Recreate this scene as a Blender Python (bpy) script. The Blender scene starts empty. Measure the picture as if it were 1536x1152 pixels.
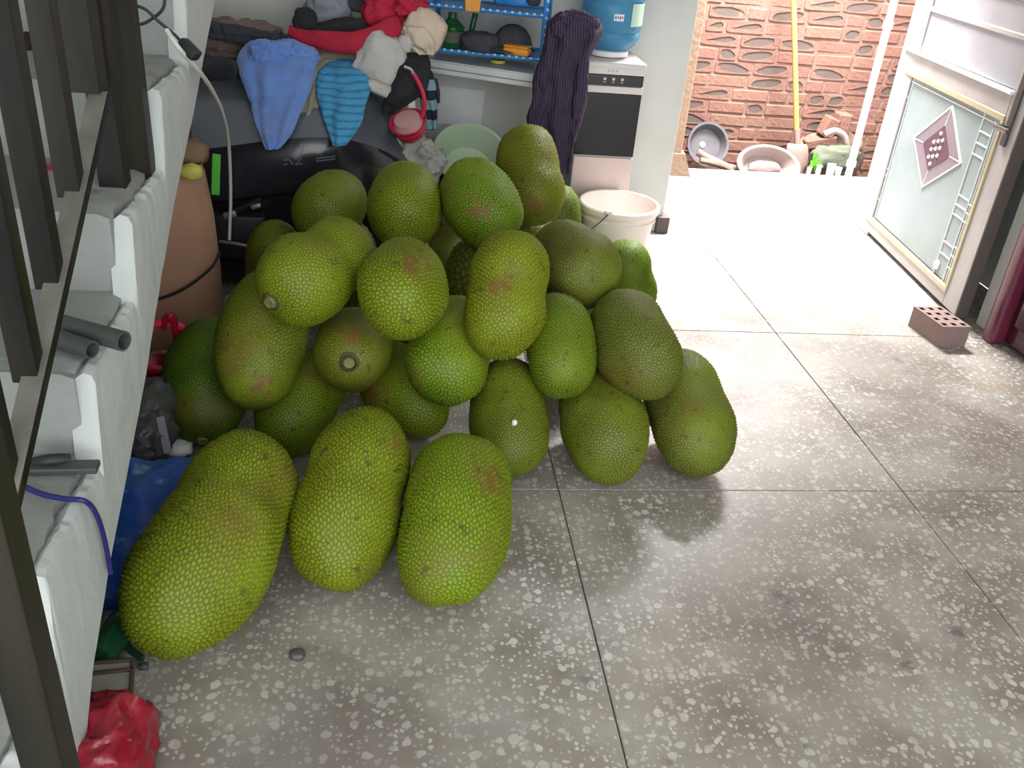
import bpy, bmesh, math, random
import numpy as np
from mathutils import Vector, Matrix, noise

random.seed(7)
rng = np.random.RandomState(7)
scene = bpy.context.scene
PI = math.pi

# ------------------------------------------------------------------ camera
CAM_Z = 1.43
FOCAL_PX = 1359.0
R = np.array([[0.9914606476831735, 0.01794778950237954, 0.12916524667123166],
              [-0.10361857191816512, -0.4929531933830571, 0.8638636123179898],
              [0.07917686309334243, -0.8698706949802508, -0.4868839680717302]])
cam_data = bpy.data.cameras.new('camera')
cam = bpy.data.objects.new('camera', cam_data)
scene.collection.objects.link(cam)
Rb = R @ np.diag([1, -1, -1])
M4 = Matrix.Identity(4)
for i in range(3):
    for j in range(3):
        M4[i][j] = float(Rb[i, j])
M4.translation = (0, 0, CAM_Z)
cam.matrix_world = M4
cam_data.sensor_fit = 'HORIZONTAL'
cam_data.sensor_width = 36.0
cam_data.lens = FOCAL_PX / 1536.0 * 36.0
cam_data.clip_start = 0.02
scene.camera = cam

# ------------------------------------------------------------------ world, lamps, exposure
world = bpy.data.worlds.new('sky')
scene.world = world
world.use_nodes = True
wn = world.node_tree.nodes
wn['Background'].inputs['Color'].default_value = (0.95, 0.985, 1.0, 1)
wn['Background'].inputs['Strength'].default_value = 4.6

def area_lamp(name, loc, target, sx, sy, power, color, portal=False):
    l = bpy.data.lights.new(name, 'AREA')
    l.shape = 'RECTANGLE'; l.size = sx; l.size_y = sy
    l.energy = power; l.color = color
    o = bpy.data.objects.new(name, l)
    scene.collection.objects.link(o)
    o.location = loc
    d = Vector(target) - Vector(loc)
    o.rotation_euler = d.to_track_quat('-Z', 'Y').to_euler()
    if portal:
        l.cycles.is_portal = True
    return o

# daylight coming down the narrow alley behind the open door
area_lamp('alley_daylight', (2.0, 4.80, 2.8), (1.85, 4.35, 0.0), 1.2, 0.7, 760, (1.0, 0.995, 0.99))
# daylight from the open shop front behind the photographer
area_lamp('front_portal', (0.6, -1.45, 1.45), (0.6, 3.0, 1.45), 4.2, 2.8, 10, (1, 1, 1), portal=True)
scene.view_settings.view_transform = 'Standard'
scene.view_settings.look = 'None'
scene.view_settings.gamma = 1.0
scene.view_settings.use_curve_mapping = False
scene.view_settings.exposure = 0.0
scene.cycles.use_denoising = True
scene.cycles.max_bounces = 8
scene.cycles.sample_clamp_indirect = 6.0

# ------------------------------------------------------------------ places measured along sight lines
def ray(x, y):
    return R @ np.array([(x - 768.0) / FOCAL_PX, (y - 576.0) / FOCAL_PX, 1.0])
def at_y(x, y, Y):
    d = ray(x, y); return Vector(np.array([0, 0, CAM_Z]) + d * (Y / d[1]))
def at_x(x, y, X):
    d = ray(x, y); return Vector(np.array([0, 0, CAM_Z]) + d * (X / d[0]))
def at_z(x, y, Z):
    d = ray(x, y); return Vector(np.array([0, 0, CAM_Z]) + d * ((Z - CAM_Z) / d[2]))

# ------------------------------------------------------------------ materials
def material(name, color, rough=0.6, metal=0.0, var=None, var_scale=6.0, var_amount=0.5, bump=0.0, bump_scale=40.0,
             spots=None, spot_scale=10.0, spot_size=0.35, coat=0.0, spec=0.5, trans=0.0, alpha=1.0, ior=1.45, stretch=None, sheen=0.0):
    m = bpy.data.materials.new(name)
    m.use_nodes = True
    nt = m.node_tree; N = nt.nodes; Lk = nt.links
    b = N['Principled BSDF']
    b.inputs['Base Color'].default_value = (*color, 1)
    b.inputs['Roughness'].default_value = rough
    b.inputs['Metallic'].default_value = metal
    b.inputs['Specular IOR Level'].default_value = spec
    b.inputs['Coat Weight'].default_value = coat
    b.inputs['Transmission Weight'].default_value = trans
    b.inputs['IOR'].default_value = ior
    b.inputs['Alpha'].default_value = alpha
    b.inputs['Sheen Weight'].default_value = sheen
    tc = N.new('ShaderNodeTexCoord')
    src = tc.outputs['Object']
    if stretch:
        mp = N.new('ShaderNodeMapping'); mp.inputs['Scale'].default_value = stretch
        Lk.new(src, mp.inputs['Vector']); src = mp.outputs['Vector']
    cur = None
    if var is not None:
        t = N.new('ShaderNodeTexNoise'); t.inputs['Scale'].default_value = var_scale; t.inputs['Detail'].default_value = 5
        Lk.new(src, t.inputs['Vector'])
        r = N.new('ShaderNodeMapRange'); r.inputs['From Min'].default_value = 0.35; r.inputs['From Max'].default_value = 0.7
        r.inputs['To Max'].default_value = var_amount
        Lk.new(t.outputs['Fac'], r.inputs['Value'])
        mx = N.new('ShaderNodeMix'); mx.data_type = 'RGBA'
        mx.inputs['A'].default_value = (*color, 1); mx.inputs['B'].default_value = (*var, 1)
        Lk.new(r.outputs['Result'], mx.inputs['Factor'])
        cur = mx.outputs['Result']
    if spots is not None:
        t = N.new('ShaderNodeTexNoise'); t.inputs['Scale'].default_value = spot_scale; t.inputs['Detail'].default_value = 8
        t.inputs['Roughness'].default_value = 0.65
        Lk.new(src, t.inputs['Vector'])
        r = N.new('ShaderNodeMapRange'); r.inputs['From Min'].default_value = 1 - spot_size; r.inputs['From Max'].default_value = 1 - spot_size + 0.06
        Lk.new(t.outputs['Fac'], r.inputs['Value'])
        mx = N.new('ShaderNodeMix'); mx.data_type = 'RGBA'
        mx.inputs['A'].default_value = (*color, 1); mx.inputs['B'].default_value = (*spots, 1)
        if cur: Lk.new(cur, mx.inputs['A'])
        Lk.new(r.outputs['Result'], mx.inputs['Factor'])
        cur = mx.outputs['Result']
    if cur: Lk.new(cur, b.inputs['Base Color'])
    if bump > 0:
        t = N.new('ShaderNodeTexNoise'); t.inputs['Scale'].default_value = bump_scale; t.inputs['Detail'].default_value = 4
        Lk.new(src, t.inputs['Vector'])
        bp = N.new('ShaderNodeBump'); bp.inputs['Strength'].default_value = bump; bp.inputs['Distance'].default_value = 0.01
        Lk.new(t.outputs['Fac'], bp.inputs['Height']); Lk.new(bp.outputs['Normal'], b.inputs['Normal'])
    return m

def stripes(name, color, stripe, axis, scale, rough=0.85, width=0.5, bump=0.4):
    m = material(name, color, rough)
    nt = m.node_tree; N = nt.nodes; Lk = nt.links; b = N['Principled BSDF']
    tc = N.new('ShaderNodeTexCoord'); sp = N.new('ShaderNodeSeparateXYZ')
    w = N.new('ShaderNodeTexNoise'); w.inputs['Scale'].default_value = 9.0
    Lk.new(tc.outputs['Object'], w.inputs['Vector'])
    ad = N.new('ShaderNodeVectorMath'); ad.operation = 'MULTIPLY_ADD'
    ad.inputs[1].default_value = (0.02, 0.02, 0.02)
    Lk.new(w.outputs['Color'], ad.inputs[0]); Lk.new(tc.outputs['Object'], ad.inputs[2])
    Lk.new(ad.outputs[0], sp.inputs[0])
    mu = N.new('ShaderNodeMath'); mu.operation = 'MULTIPLY'; mu.inputs[1].default_value = scale
    Lk.new(sp.outputs[axis], mu.inputs[0])
    fr = N.new('ShaderNodeMath'); fr.operation = 'FRACT'; Lk.new(mu.outputs[0], fr.inputs[0])
    gt = N.new('ShaderNodeMath'); gt.operation = 'GREATER_THAN'; gt.inputs[1].default_value = 1 - width
    Lk.new(fr.outputs[0], gt.inputs[0])
    mx = N.new('ShaderNodeMix'); mx.data_type = 'RGBA'
    mx.inputs['A'].default_value = (*color, 1); mx.inputs['B'].default_value = (*stripe, 1)
    Lk.new(gt.outputs[0], mx.inputs['Factor']); Lk.new(mx.outputs['Result'], b.inputs['Base Color'])
    t = N.new('ShaderNodeTexNoise'); t.inputs['Scale'].default_value = 30
    bp = N.new('ShaderNodeBump'); bp.inputs['Strength'].default_value = bump; bp.inputs['Distance'].default_value = 0.01
    Lk.new(tc.outputs['Object'], t.inputs['Vector'])
    Lk.new(t.outputs['Fac'], bp.inputs['Height']); Lk.new(bp.outputs['Normal'], b.inputs['Normal'])
    return m

def terrazzo():
    m = bpy.data.materials.new('terrazzo'); m.use_nodes = True
    nt = m.node_tree; N = nt.nodes; Lk = nt.links; b = N['Principled BSDF']
    tc = N.new('ShaderNodeTexCoord')
    warp = N.new('ShaderNodeTexNoise'); warp.inputs['Scale'].default_value = 35
    Lk.new(tc.outputs['Object'], warp.inputs['Vector'])
    ad = N.new('ShaderNodeVectorMath'); ad.operation = 'MULTIPLY_ADD'; ad.inputs[1].default_value = (0.018, 0.018, 0.0)
    Lk.new(warp.outputs['Color'], ad.inputs[0]); Lk.new(tc.outputs['Object'], ad.inputs[2])
    cement = N.new('ShaderNodeTexNoise'); cement.inputs['Scale'].default_value = 4.6; cement.inputs['Detail'].default_value = 6
    Lk.new(tc.outputs['Object'], cement.inputs['Vector'])
    cr = N.new('ShaderNodeValToRGB')
    cr.color_ramp.elements[0].position = 0.32; cr.color_ramp.elements[0].color = (0.205, 0.178, 0.152, 1)
    cr.color_ramp.elements[1].position = 0.62; cr.color_ramp.elements[1].color = (0.35, 0.322, 0.285, 1)
    Lk.new(cement.outputs['Fac'], cr.inputs['Fac'])
    col = cr.outputs['Color']
    for scale, rad, keep in ((40.0, 0.46, 0.32), (76.0, 0.44, 0.25)):
        v = N.new('ShaderNodeTexVoronoi'); v.inputs['Scale'].default_value = scale; v.inputs['Randomness'].default_value = 0.9
        v.voronoi_dimensions = '2D'
        Lk.new(ad.outputs[0], v.inputs['Vector'])
        sep = N.new('ShaderNodeSeparateColor'); Lk.new(v.outputs['Color'], sep.inputs[0])
        # chip radius differs from cell to cell, and some cells have no chip
        ra = N.new('ShaderNodeMapRange'); ra.inputs['From Min'].default_value = keep; ra.inputs['From Max'].default_value = 1.0
        ra.inputs['To Min'].default_value = 0.0; ra.inputs['To Max'].default_value = rad
        Lk.new(sep.outputs[0], ra.inputs['Value'])
        sb = N.new('ShaderNodeMath'); sb.operation = 'SUBTRACT'
        Lk.new(ra.outputs['Result'], sb.inputs[0]); Lk.new(v.outputs['Distance'], sb.inputs[1])
        st = N.new('ShaderNodeMapRange'); st.inputs['From Min'].default_value = 0.0; st.inputs['From Max'].default_value = 0.06
        Lk.new(sb.outputs[0], st.inputs['Value'])
        cc = N.new('ShaderNodeValToRGB')
        cc.color_ramp.elements[0].color = (0.38, 0.355, 0.32, 1); cc.color_ramp.elements[1].color = (0.56, 0.53, 0.48, 1)
        Lk.new(sep.outputs[1], cc.inputs['Fac'])
        mx = N.new('ShaderNodeMix'); mx.data_type = 'RGBA'
        Lk.new(st.outputs['Result'], mx.inputs['Factor']); Lk.new(col, mx.inputs['A']); Lk.new(cc.outputs['Color'], mx.inputs['B'])
        col = mx.outputs['Result']
    # grime and stains
    for scale, lo, hi, c, amt in ((1.1, 0.45, 0.70, (0.12, 0.095, 0.08), 0.6), (9.0, 0.67, 0.75, (0.09, 0.08, 0.075), 0.7), (2.7, 0.66, 0.76, (0.30, 0.22, 0.10), 0.5)):
        t = N.new('ShaderNodeTexNoise'); t.inputs['Scale'].default_value = scale; t.inputs['Detail'].default_value = 4
        mp = N.new('ShaderNodeMapping'); mp.inputs['Location'].default_value = (scale * 3.1, scale * 1.7, 0)
        Lk.new(tc.outputs['Object'], mp.inputs['Vector']); Lk.new(mp.outputs['Vector'], t.inputs['Vector'])
        r = N.new('ShaderNodeMapRange'); r.inputs['From Min'].default_value = lo; r.inputs['From Max'].default_value = hi; r.inputs['To Max'].default_value = amt
        Lk.new(t.outputs['Fac'], r.inputs['Value'])
        mx = N.new('ShaderNodeMix'); mx.data_type = 'RGBA'; mx.inputs['B'].default_value = (*c, 1)
        Lk.new(r.outputs['Result'], mx.inputs['Factor']); Lk.new(col, mx.inputs['A'])
        col = mx.outputs['Result']
    Lk.new(col, b.inputs['Base Color'])
    rr = N.new('ShaderNodeMapRange'); rr.inputs['To Min'].default_value = 0.28; rr.inputs['To Max'].default_value = 0.5
    Lk.new(cement.outputs['Fac'], rr.inputs['Value']); Lk.new(rr.outputs['Result'], b.inputs['Roughness'])
    return m

def jackfruit_skin():
    m = bpy.data.materials.new('jackfruit_skin'); m.use_nodes = True
    nt = m.node_tree; N = nt.nodes; Lk = nt.links; b = N['Principled BSDF']
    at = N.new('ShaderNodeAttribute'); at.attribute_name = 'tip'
    sc = N.new('ShaderNodeAttribute'); sc.attribute_name = 'scar'
    oi = N.new('ShaderNodeObjectInfo'); tc = N.new('ShaderNodeTexCoord')
    off = N.new('ShaderNodeVectorMath'); off.operation = 'MULTIPLY_ADD'; off.inputs[1].default_value = (9, 7, 5)
    cmb = N.new('ShaderNodeCombineXYZ')
    for k in range(3): Lk.new(oi.outputs['Random'], cmb.inputs[k])
    Lk.new(cmb.outputs[0], off.inputs[0]); Lk.new(tc.outputs['Object'], off.inputs[2])
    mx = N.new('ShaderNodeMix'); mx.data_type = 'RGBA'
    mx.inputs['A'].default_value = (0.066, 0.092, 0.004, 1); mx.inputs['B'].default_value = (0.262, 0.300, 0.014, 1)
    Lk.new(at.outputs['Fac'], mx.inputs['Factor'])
    tint = N.new('ShaderNodeMix'); tint.data_type = 'RGBA'; tint.blend_type = 'MULTIPLY'; tint.inputs['Factor'].default_value = 1
    Lk.new(mx.outputs['Result'], tint.inputs['A']); Lk.new(oi.outputs['Color'], tint.inputs['B'])
    col = tint.outputs['Result']
    for scale, lo, hi, c, amt in ((4.5, 0.46, 0.72, (0.20, 0.26, 0.012), 0.55), (5.5, 0.54, 0.76, (0.15, 0.10, 0.022), 0.75), (42.0, 0.62, 0.72, (0.05, 0.05, 0.012), 0.75)):
        t = N.new('ShaderNodeTexNoise'); t.inputs['Scale'].default_value = scale; t.inputs['Detail'].default_value = 4
        mp = N.new('ShaderNodeMapping'); mp.inputs['Location'].default_value = (scale, scale * 2, 3)
        Lk.new(off.outputs[0], mp.inputs['Vector']); Lk.new(mp.outputs['Vector'], t.inputs['Vector'])
        r = N.new('ShaderNodeMapRange'); r.inputs['From Min'].default_value = lo; r.inputs['From Max'].default_value = hi; r.inputs['To Max'].default_value = amt
        Lk.new(t.outputs['Fac'], r.inputs['Value'])
        q = N.new('ShaderNodeMix'); q.data_type = 'RGBA'; q.inputs['B'].default_value = (*c, 1)
        Lk.new(r.outputs['Result'], q.inputs['Factor']); Lk.new(col, q.inputs['A']); col = q.outputs['Result']
    q = N.new('ShaderNodeMix'); q.data_type = 'RGBA'; q.inputs['B'].default_value = (0.17, 0.075, 0.025, 1)
    Lk.new(sc.outputs['Fac'], q.inputs['Factor']); Lk.new(col, q.inputs['A'])
    Lk.new(q.outputs['Result'], b.inputs['Base Color'])
    b.inputs['Roughness'].default_value = 0.55
    b.inputs['Specular IOR Level'].default_value = 0.26
    return m

# ------------------------------------------------------------------ mesh helpers
class MB:
    """Collects shapes, then links them as one mesh object."""
    def __init__(self): self.v = []; self.f = []
    def add(self, verts, faces):
        o = len(self.v); self.v += [tuple(p) for p in verts]; self.f += [tuple(i + o for i in q) for q in faces]; return self
    def box(self, c, s, rot=None, bevel=0.0, seg=2):
        bm = bmesh.new(); bmesh.ops.create_cube(bm, size=1)
        for v in bm.verts: v.co = Vector((v.co.x * s[0], v.co.y * s[1], v.co.z * s[2]))
        if bevel > 0: bmesh.ops.bevel(bm, geom=bm.edges[:], offset=bevel, segments=seg, affect='EDGES', profile=0.5)
        Mx = Matrix.Translation(c) @ (rot.to_4x4() if rot is not None else Matrix.Identity(4))
        bm.verts.index_update()
        self.add([Mx @ v.co for v in bm.verts], [[v.index for v in f.verts] for f in bm.faces]); bm.free(); return self
    def loft(self, rings, closed=True, caps=True, wrap=False):
        n = len(rings[0]); vs = [p for r in rings for p in r]; fs = []
        m = len(rings)
        for i in range(m if wrap else m - 1):
            i2 = (i + 1) % m
            for j in range(n if closed else n - 1):
                j2 = (j + 1) % n
                fs.append((i * n + j, i * n + j2, i2 * n + j2, i2 * n + j))
        if caps and closed and not wrap:
            fs.append(tuple(range(n))[::-1]); fs.append(tuple((m - 1) * n + j for j in range(n)))
        return self.add(vs, fs)
    def tube(self, pts, r, n=8, closed=False, smooth_n=0):
        pts = [Vector(p) for p in pts]
        if smooth_n: pts = catmull(pts, smooth_n, closed)
        rings = []; up = None
        for i, p in enumerate(pts):
            a = pts[i - 1] if (i > 0 or closed) else p; c = pts[(i + 1) % len(pts)] if (i < len(pts) - 1 or closed) else p
            t = (c - a).normalized()
            if up is None: up = Vector((0, 0, 1)) if abs(t.z) < 0.9 else Vector((1, 0, 0))
            s = t.cross(up).normalized(); up = s.cross(t).normalized()
            rad = r[i * len(r) // len(pts)] if isinstance(r, (list, tuple)) else r
            rings.append([p + (s * math.cos(k * 2 * PI / n) + up * math.sin(k * 2 * PI / n)) * rad for k in range(n)])
        return self.loft(rings, wrap=closed)
    def lathe(self, prof, c, axis=(0, 0, 1), n=32, squash=1.0, wob=0.0):
        q = Vector((0, 0, 1)).rotation_difference(Vector(axis)); c = Vector(c); rings = []
        for k, (r, z) in enumerate(prof):
            rings.append([c + q @ Vector((r * math.cos(a * 2 * PI / n) * (1 + wob * math.sin(3 * a * 2 * PI / n + k)), r * squash * math.sin(a * 2 * PI / n), z)) for a in range(n)])
        return self.loft(rings, caps=False)
    def build(self, name, m, parent=None, smooth=False, kind=None, angle=None):
        me = bpy.data.meshes.new(name); me.from_pydata(self.v, [], self.f); me.validate(); me.update()
        bm = bmesh.new(); bm.from_mesh(me); bmesh.ops.recalc_face_normals(bm, faces=bm.faces[:]); bm.to_mesh(me); bm.free()
        if m is not None: me.materials.append(m)
        if smooth:
            me.polygons.foreach_set('use_smooth', [True] * len(me.polygons))
            me.set_sharp_from_angle(angle=math.radians(angle or 40))
        o = bpy.data.objects.new(name, me); scene.collection.objects.link(o)
        if parent is not None: hang(o, parent)
        if kind: o['kind'] = kind
        return o

def hang(o, parent):
    o.parent = parent; o.matrix_parent_inverse = base_matrix(parent).inverted()
def base_matrix(o):
    m = o.matrix_basis.copy()
    if o.parent is not None: m = base_matrix(o.parent) @ o.matrix_parent_inverse @ m
    return m
def thing(name, label, cat, loc=(0, 0, 0), group=None):
    o = bpy.data.objects.new(name, None); scene.collection.objects.link(o)
    o.empty_display_size = 0.05; o.location = loc
    return tag(o, label, cat, group)
def tag(o, label, cat, group=None):
    o['label'] = label; o['category'] = cat
    if group: o['group'] = group
    return o
def structure(name, loc=(0, 0, 0)):
    o = bpy.data.objects.new(name, None); scene.collection.objects.link(o); o.location = loc; o['kind'] = 'structure'; return o
def catmull(pts, k, closed=False):
    out = []; n = len(pts)
    for i in range(n if closed else n - 1):
        if closed: a, b, c, d = pts[i - 1], pts[i], pts[(i + 1) % n], pts[(i + 2) % n]
        else: a, b, c, d = pts[max(i - 1, 0)], pts[i], pts[i + 1], pts[min(i + 2, n - 1)]
        for s in range(k):
            t = s / k
            out.append(0.5 * ((2 * b) + (c - a) * t + (2 * a - 5 * b + 4 * c - d) * t * t + (3 * b - a - 3 * c + d) * t ** 3))
    if not closed: out.append(pts[-1])
    return out

def crumple(p, off=Vector((0, 0, 0))):
    """Creases of crumpled cloth: warped ridges in three sizes, about -1..1."""
    q = p + Vector((noise.noise(p * 0.8 + off), noise.noise(p * 0.8 - off), noise.noise(p * 0.8 + off * 2))) * 0.55
    k = 0
    for f_, a_ in ((1.0, 1.0), (2.1, 0.55), (4.3, 0.28)):
        k += a_ * (0.42 - 1.6 * abs(noise.noise(q * f_ + off * f_)))
    return k

def lump(name, c, size, m, label=None, cat=None, seed=0, rough=0.25, freq=6.0, rot=None, sub=4, ridged=False, parent=None, flat=True):
    """A crumpled closed body (cloth heap, bag, hat crown): an icosphere squeezed and wrinkled."""
    bm = bmesh.new(); bmesh.ops.create_icosphere(bm, subdivisions=sub, radius=1)
    off = Vector((seed * 3.7, seed * 1.3, seed * 2.1)); Rm = rot or Matrix.Identity(3)
    for v in bm.verts:
        d = v.co.normalized(); s = d.copy()
        s = Vector([math.copysign(abs(q) ** 0.8, q) for q in s])
        k = noise.noise(d * freq * 0.35 + off) * 0.7
        k += crumple(Vector((s.x * size[0], s.y * size[1], s.z * size[2])) / max(size) * freq * 0.42, off * 0.1) * (0.9 if ridged else 0.5)
        p = Vector((s.x * size[0], s.y * size[1], s.z * size[2])) * (1 + rough * k)
        if flat and p.z < -size[2] * 0.75: p.z = -size[2] * 0.75
        v.co = Vector(c) + Rm @ p
    bm.verts.index_update()
    mb = MB().add([v.co for v in bm.verts], [[v.index for v in f.verts] for f in bm.faces]); bm.free()
    o = mb.build(name, m, parent, smooth=True, angle=80)
    if label: tag(o, label, cat)
    return o

def drape(name, rows, m, seed=0, folds=5, amp=0.35, wr=0.012, parent=None, nu=72, nv=46):
    """A hanging bunched cloth: rows of (left px, right px, y px, world Y, half thickness) become a closed body with pleats."""
    key = []
    for xl, xr, y, Y, th in rows:
        key.append((at_y(xl, y, Y), at_y(xr, y, Y), th))
    A = catmull([k[0] for k in key], nv // (len(key) - 1)); B = catmull([k[1] for k in key], nv // (len(key) - 1))
    T = catmull([Vector((k[2], 0, 0)) for k in key], nv // (len(key) - 1))
    rings = []; off = Vector((seed * 5.1, seed * 2.3, seed))
    for i in range(len(A)):
        c = (A[i] + B[i]) / 2; h = (B[i] - A[i]) / 2; hw = h.length; dx = h.normalized(); th = T[i].x; tv = i / (len(A) - 1)
        ring = []
        for k in range(nu):
            a = k * 2 * PI / nu
            x = math.copysign(abs(math.cos(a)) ** 0.75, math.cos(a)); y = math.copysign(abs(math.sin(a)) ** 0.8, math.sin(a))
            ph = noise.noise(Vector((tv * 1.6, 0, 0)) + off) * 3
            pl = math.sin(x * folds * 1.7 + ph + seed) * 0.6 + math.sin(x * folds * 3.1 + ph * 2 + seed * 2) * 0.4
            dep = th * y * (1 + amp * pl * (0.4 + 0.6 * tv))
            p = c + dx * (x * hw) + Vector((0, -1, 0.12)) * dep
            w = crumple(Vector((p.x * 11, p.y * 11, p.z * 8)), off * 0.1)
            p += Vector((0.25 * noise.noise(p * 20 + off), -1, 0.3 * noise.noise(p * 18 - off))) * w * wr * 1.7
            ring.append(p)
        rings.append(ring)
    return MB().loft(rings).build(name, m, parent, smooth=True, angle=70)

# ------------------------------------------------------------------ the materials in use
M_paint = material('dirty_white_paint', (0.54, 0.55, 0.525), 0.7, var=(0.39, 0.395, 0.375), var_scale=3, spots=(0.16, 0.16, 0.15), spot_scale=7, spot_size=0.28, bump=0.25, bump_scale=22)
M_stairtop = material('worn_stair_cement', (0.25, 0.264, 0.25), 0.75, var=(0.17, 0.178, 0.168), var_scale=5, spots=(0.09, 0.09, 0.085), spot_scale=8, spot_size=0.33, bump=0.4, bump_scale=25)
M_stairside = material('stair_side_paint', (0.47, 0.50, 0.485), 0.65, var=(0.37, 0.395, 0.38), var_scale=4, bump=0.5, bump_scale=18)
M_ceil = material('ceiling_paint', (0.7, 0.7, 0.68), 0.8)
M_grout = material('dark_joint', (0.15, 0.14, 0.125), 0.8)
M_terr = terrazzo()
M_skin = jackfruit_skin()
M_stem = material('cut_stem', (0.20, 0.17, 0.07), 0.7, var=(0.08, 0.10, 0.03), var_scale=60, bump=0.5, bump_scale=150)
M_stemring = material('stem_collar', (0.05, 0.06, 0.015), 0.7)
M_iron = material('black_iron', (0.005, 0.0048, 0.0045), 0.45, metal=0.0, var=(0.026, 0.023, 0.013), var_scale=18, var_amount=0.8, stretch=(1, 1, 0.10), spec=0.3)
M_ironedge = material('worn_iron', (0.20, 0.195, 0.165), 0.5, metal=0.2, var=(0.05, 0.05, 0.045), var_scale=14)
M_black = material('black_rubber', (0.018, 0.018, 0.02), 0.5)
M_gloss = material('glossy_black_plastic', (0.012, 0.013, 0.018), 0.22, var=(0.03, 0.03, 0.04), var_scale=3, coat=0.25)
M_gloss_lit = material('glossy_black_plastic_reflecting', (0.10, 0.112, 0.135), 0.25, coat=0.2)  # machine deck: black made lighter, its reflected light put into the colour
M_silver = material('dull_silver', (0.30, 0.30, 0.31), 0.4, metal=0.6)
M_white = material('white_plastic', (0.75, 0.75, 0.73), 0.4)
M_sun = material('pale_pink_white_plastic', (0.88, 0.77, 0.73), 0.4, var=(0.80, 0.74, 0.66), var_scale=4)
M_disp = material('dispenser_cream_plastic', (0.60, 0.56, 0.54), 0.35)
M_disp_low = material('dispenser_pinkish_panel', (0.58, 0.47, 0.44), 0.4)
M_disp_black = material('dispenser_black_glass', (0.012, 0.010, 0.012), 0.15)
M_mark = material('pale_print', (0.5, 0.5, 0.5), 0.6)
M_darkprint = material('faint_dark_print', (0.05, 0.05, 0.055), 0.6)
M_bottle = material('blue_water_bottle', (0.10, 0.33, 0.55), 0.12, trans=0.35, ior=1.2)
M_bottle_label = material('pale_green_label', (0.45, 0.62, 0.50), 0.5)
M_rack = material('blue_rack_plastic', (0.03, 0.19, 0.50), 0.35)
M_bead = material('pale_blue_bead', (0.35, 0.58, 0.75), 0.35)
M_greenbowl = material('pale_green_plastic', (0.46, 0.57, 0.42), 0.3)
M_cloth_blue = material('cornflower_blue_cloth', (0.13, 0.25, 0.60), 0.9, var=(0.09, 0.18, 0.48), var_scale=8, bump=0.3, bump_scale=60, sheen=0.3)
M_cloth_teal = stripes('teal_striped_cloth', (0.06, 0.30, 0.52), (0.035, 0.19, 0.38), 2, 55, width=0.35)
M_cloth_purple = stripes('purple_striped_knit', (0.022, 0.014, 0.034), (0.055, 0.034, 0.066), 0, 95, width=0.4)
M_cloth_check = stripes('teal_and_navy_striped_cloth', (0.17, 0.30, 0.34), (0.012, 0.014, 0.025), 2, 14, width=0.5)
M_red = material('dark_red_cloth', (0.42, 0.012, 0.04), 0.85, var=(0.22, 0.008, 0.02), var_scale=7, bump=0.3, bump_scale=50)
M_khaki = material('khaki_cloth', (0.30, 0.27, 0.19), 0.9, var=(0.20, 0.18, 0.12), var_scale=8, bump=0.3)
M_beige = material('beige_cloth', (0.55, 0.45, 0.36), 0.9, var=(0.42, 0.33, 0.25), var_scale=7, bump=0.35)
M_offwhite = material('off_white_cloth', (0.50, 0.48, 0.46), 0.9, var=(0.30, 0.29, 0.27), var_scale=9, bump=0.4, spots=(0.10, 0.09, 0.09), spot_scale=18, spot_size=0.31)
M_darkcloth = material('black_cloth', (0.014, 0.013, 0.017), 0.9, var=(0.03, 0.025, 0.03), var_scale=9, bump=0.3)
M_charcoal = material('charcoal_cloth', (0.035, 0.036, 0.048), 0.95, var=(0.06, 0.058, 0.066), var_scale=9, bump=0.4)
M_brownrag = material('brown_rag', (0.17, 0.12, 0.11), 0.9, var=(0.10, 0.07, 0.065), var_scale=8, bump=0.4)
M_greyrag = material('grey_rag', (0.24, 0.25, 0.28), 0.9, var=(0.10, 0.11, 0.16), var_scale=6, bump=0.4)
M_palebag = material('pale_grey_wrap', (0.46, 0.45, 0.43), 0.6, var=(0.22, 0.21, 0.19), var_scale=9, bump=0.5)
M_orange = material('orange_plastic', (0.62, 0.24, 0.02), 0.45)
M_yellow = material('yellow_plastic', (0.55, 0.52, 0.10), 0.5)
M_redplastic = material('glossy_red_plastic', (0.50, 0.025, 0.06), 0.2, coat=0.3)
M_pinkclear = material('pinkish_clear_plastic', (0.50, 0.28, 0.28), 0.3)
M_greenglass = material('green_glass', (0.03, 0.16, 0.06), 0.08, trans=0.6, ior=1.3)
M_counter = material('white_counter', (0.58, 0.60, 0.60), 0.4, var=(0.45, 0.46, 0.46), var_scale=8)
M_paper = material('white_paper', (0.66, 0.68, 0.70), 0.8)
M_cardboard = material('brown_cardboard', (0.22, 0.14, 0.075), 0.85, var=(0.14, 0.09, 0.05), var_scale=6)
M_tan = material('tan_fibre_drum', (0.46, 0.26, 0.165), 0.75, var=(0.30, 0.165, 0.11), var_scale=5, spots=(0.10, 0.06, 0.04), spot_scale=9, spot_size=0.3, bump=0.3, bump_scale=20)
M_greenplastic = material('bright_green_plastic', (0.08, 0.42, 0.04), 0.5)
M_bluebag = material('blue_plastic_sack', (0.015, 0.06, 0.33), 0.4, var=(0.03, 0.12, 0.36), var_scale=5, spots=(0.16, 0.33, 0.45), spot_scale=6, spot_size=0.43, bump=0.4, bump_scale=14)
M_redbag = material('red_plastic_bag', (0.26, 0.005, 0.02), 0.3, var=(0.16, 0.003, 0.012), var_scale=9, coat=0.3)
M_bluewire = material('blue_cable', (0.014, 0.016, 0.13), 0.4)
M_whitewire = material('white_cable', (0.6, 0.58, 0.53), 0.5)
M_brick_red = material('red_brick', (0.150, 0.068, 0.050), 0.9, var=(0.165, 0.083, 0.063), var_scale=9, bump=0.5, bump_scale=50)
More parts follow.
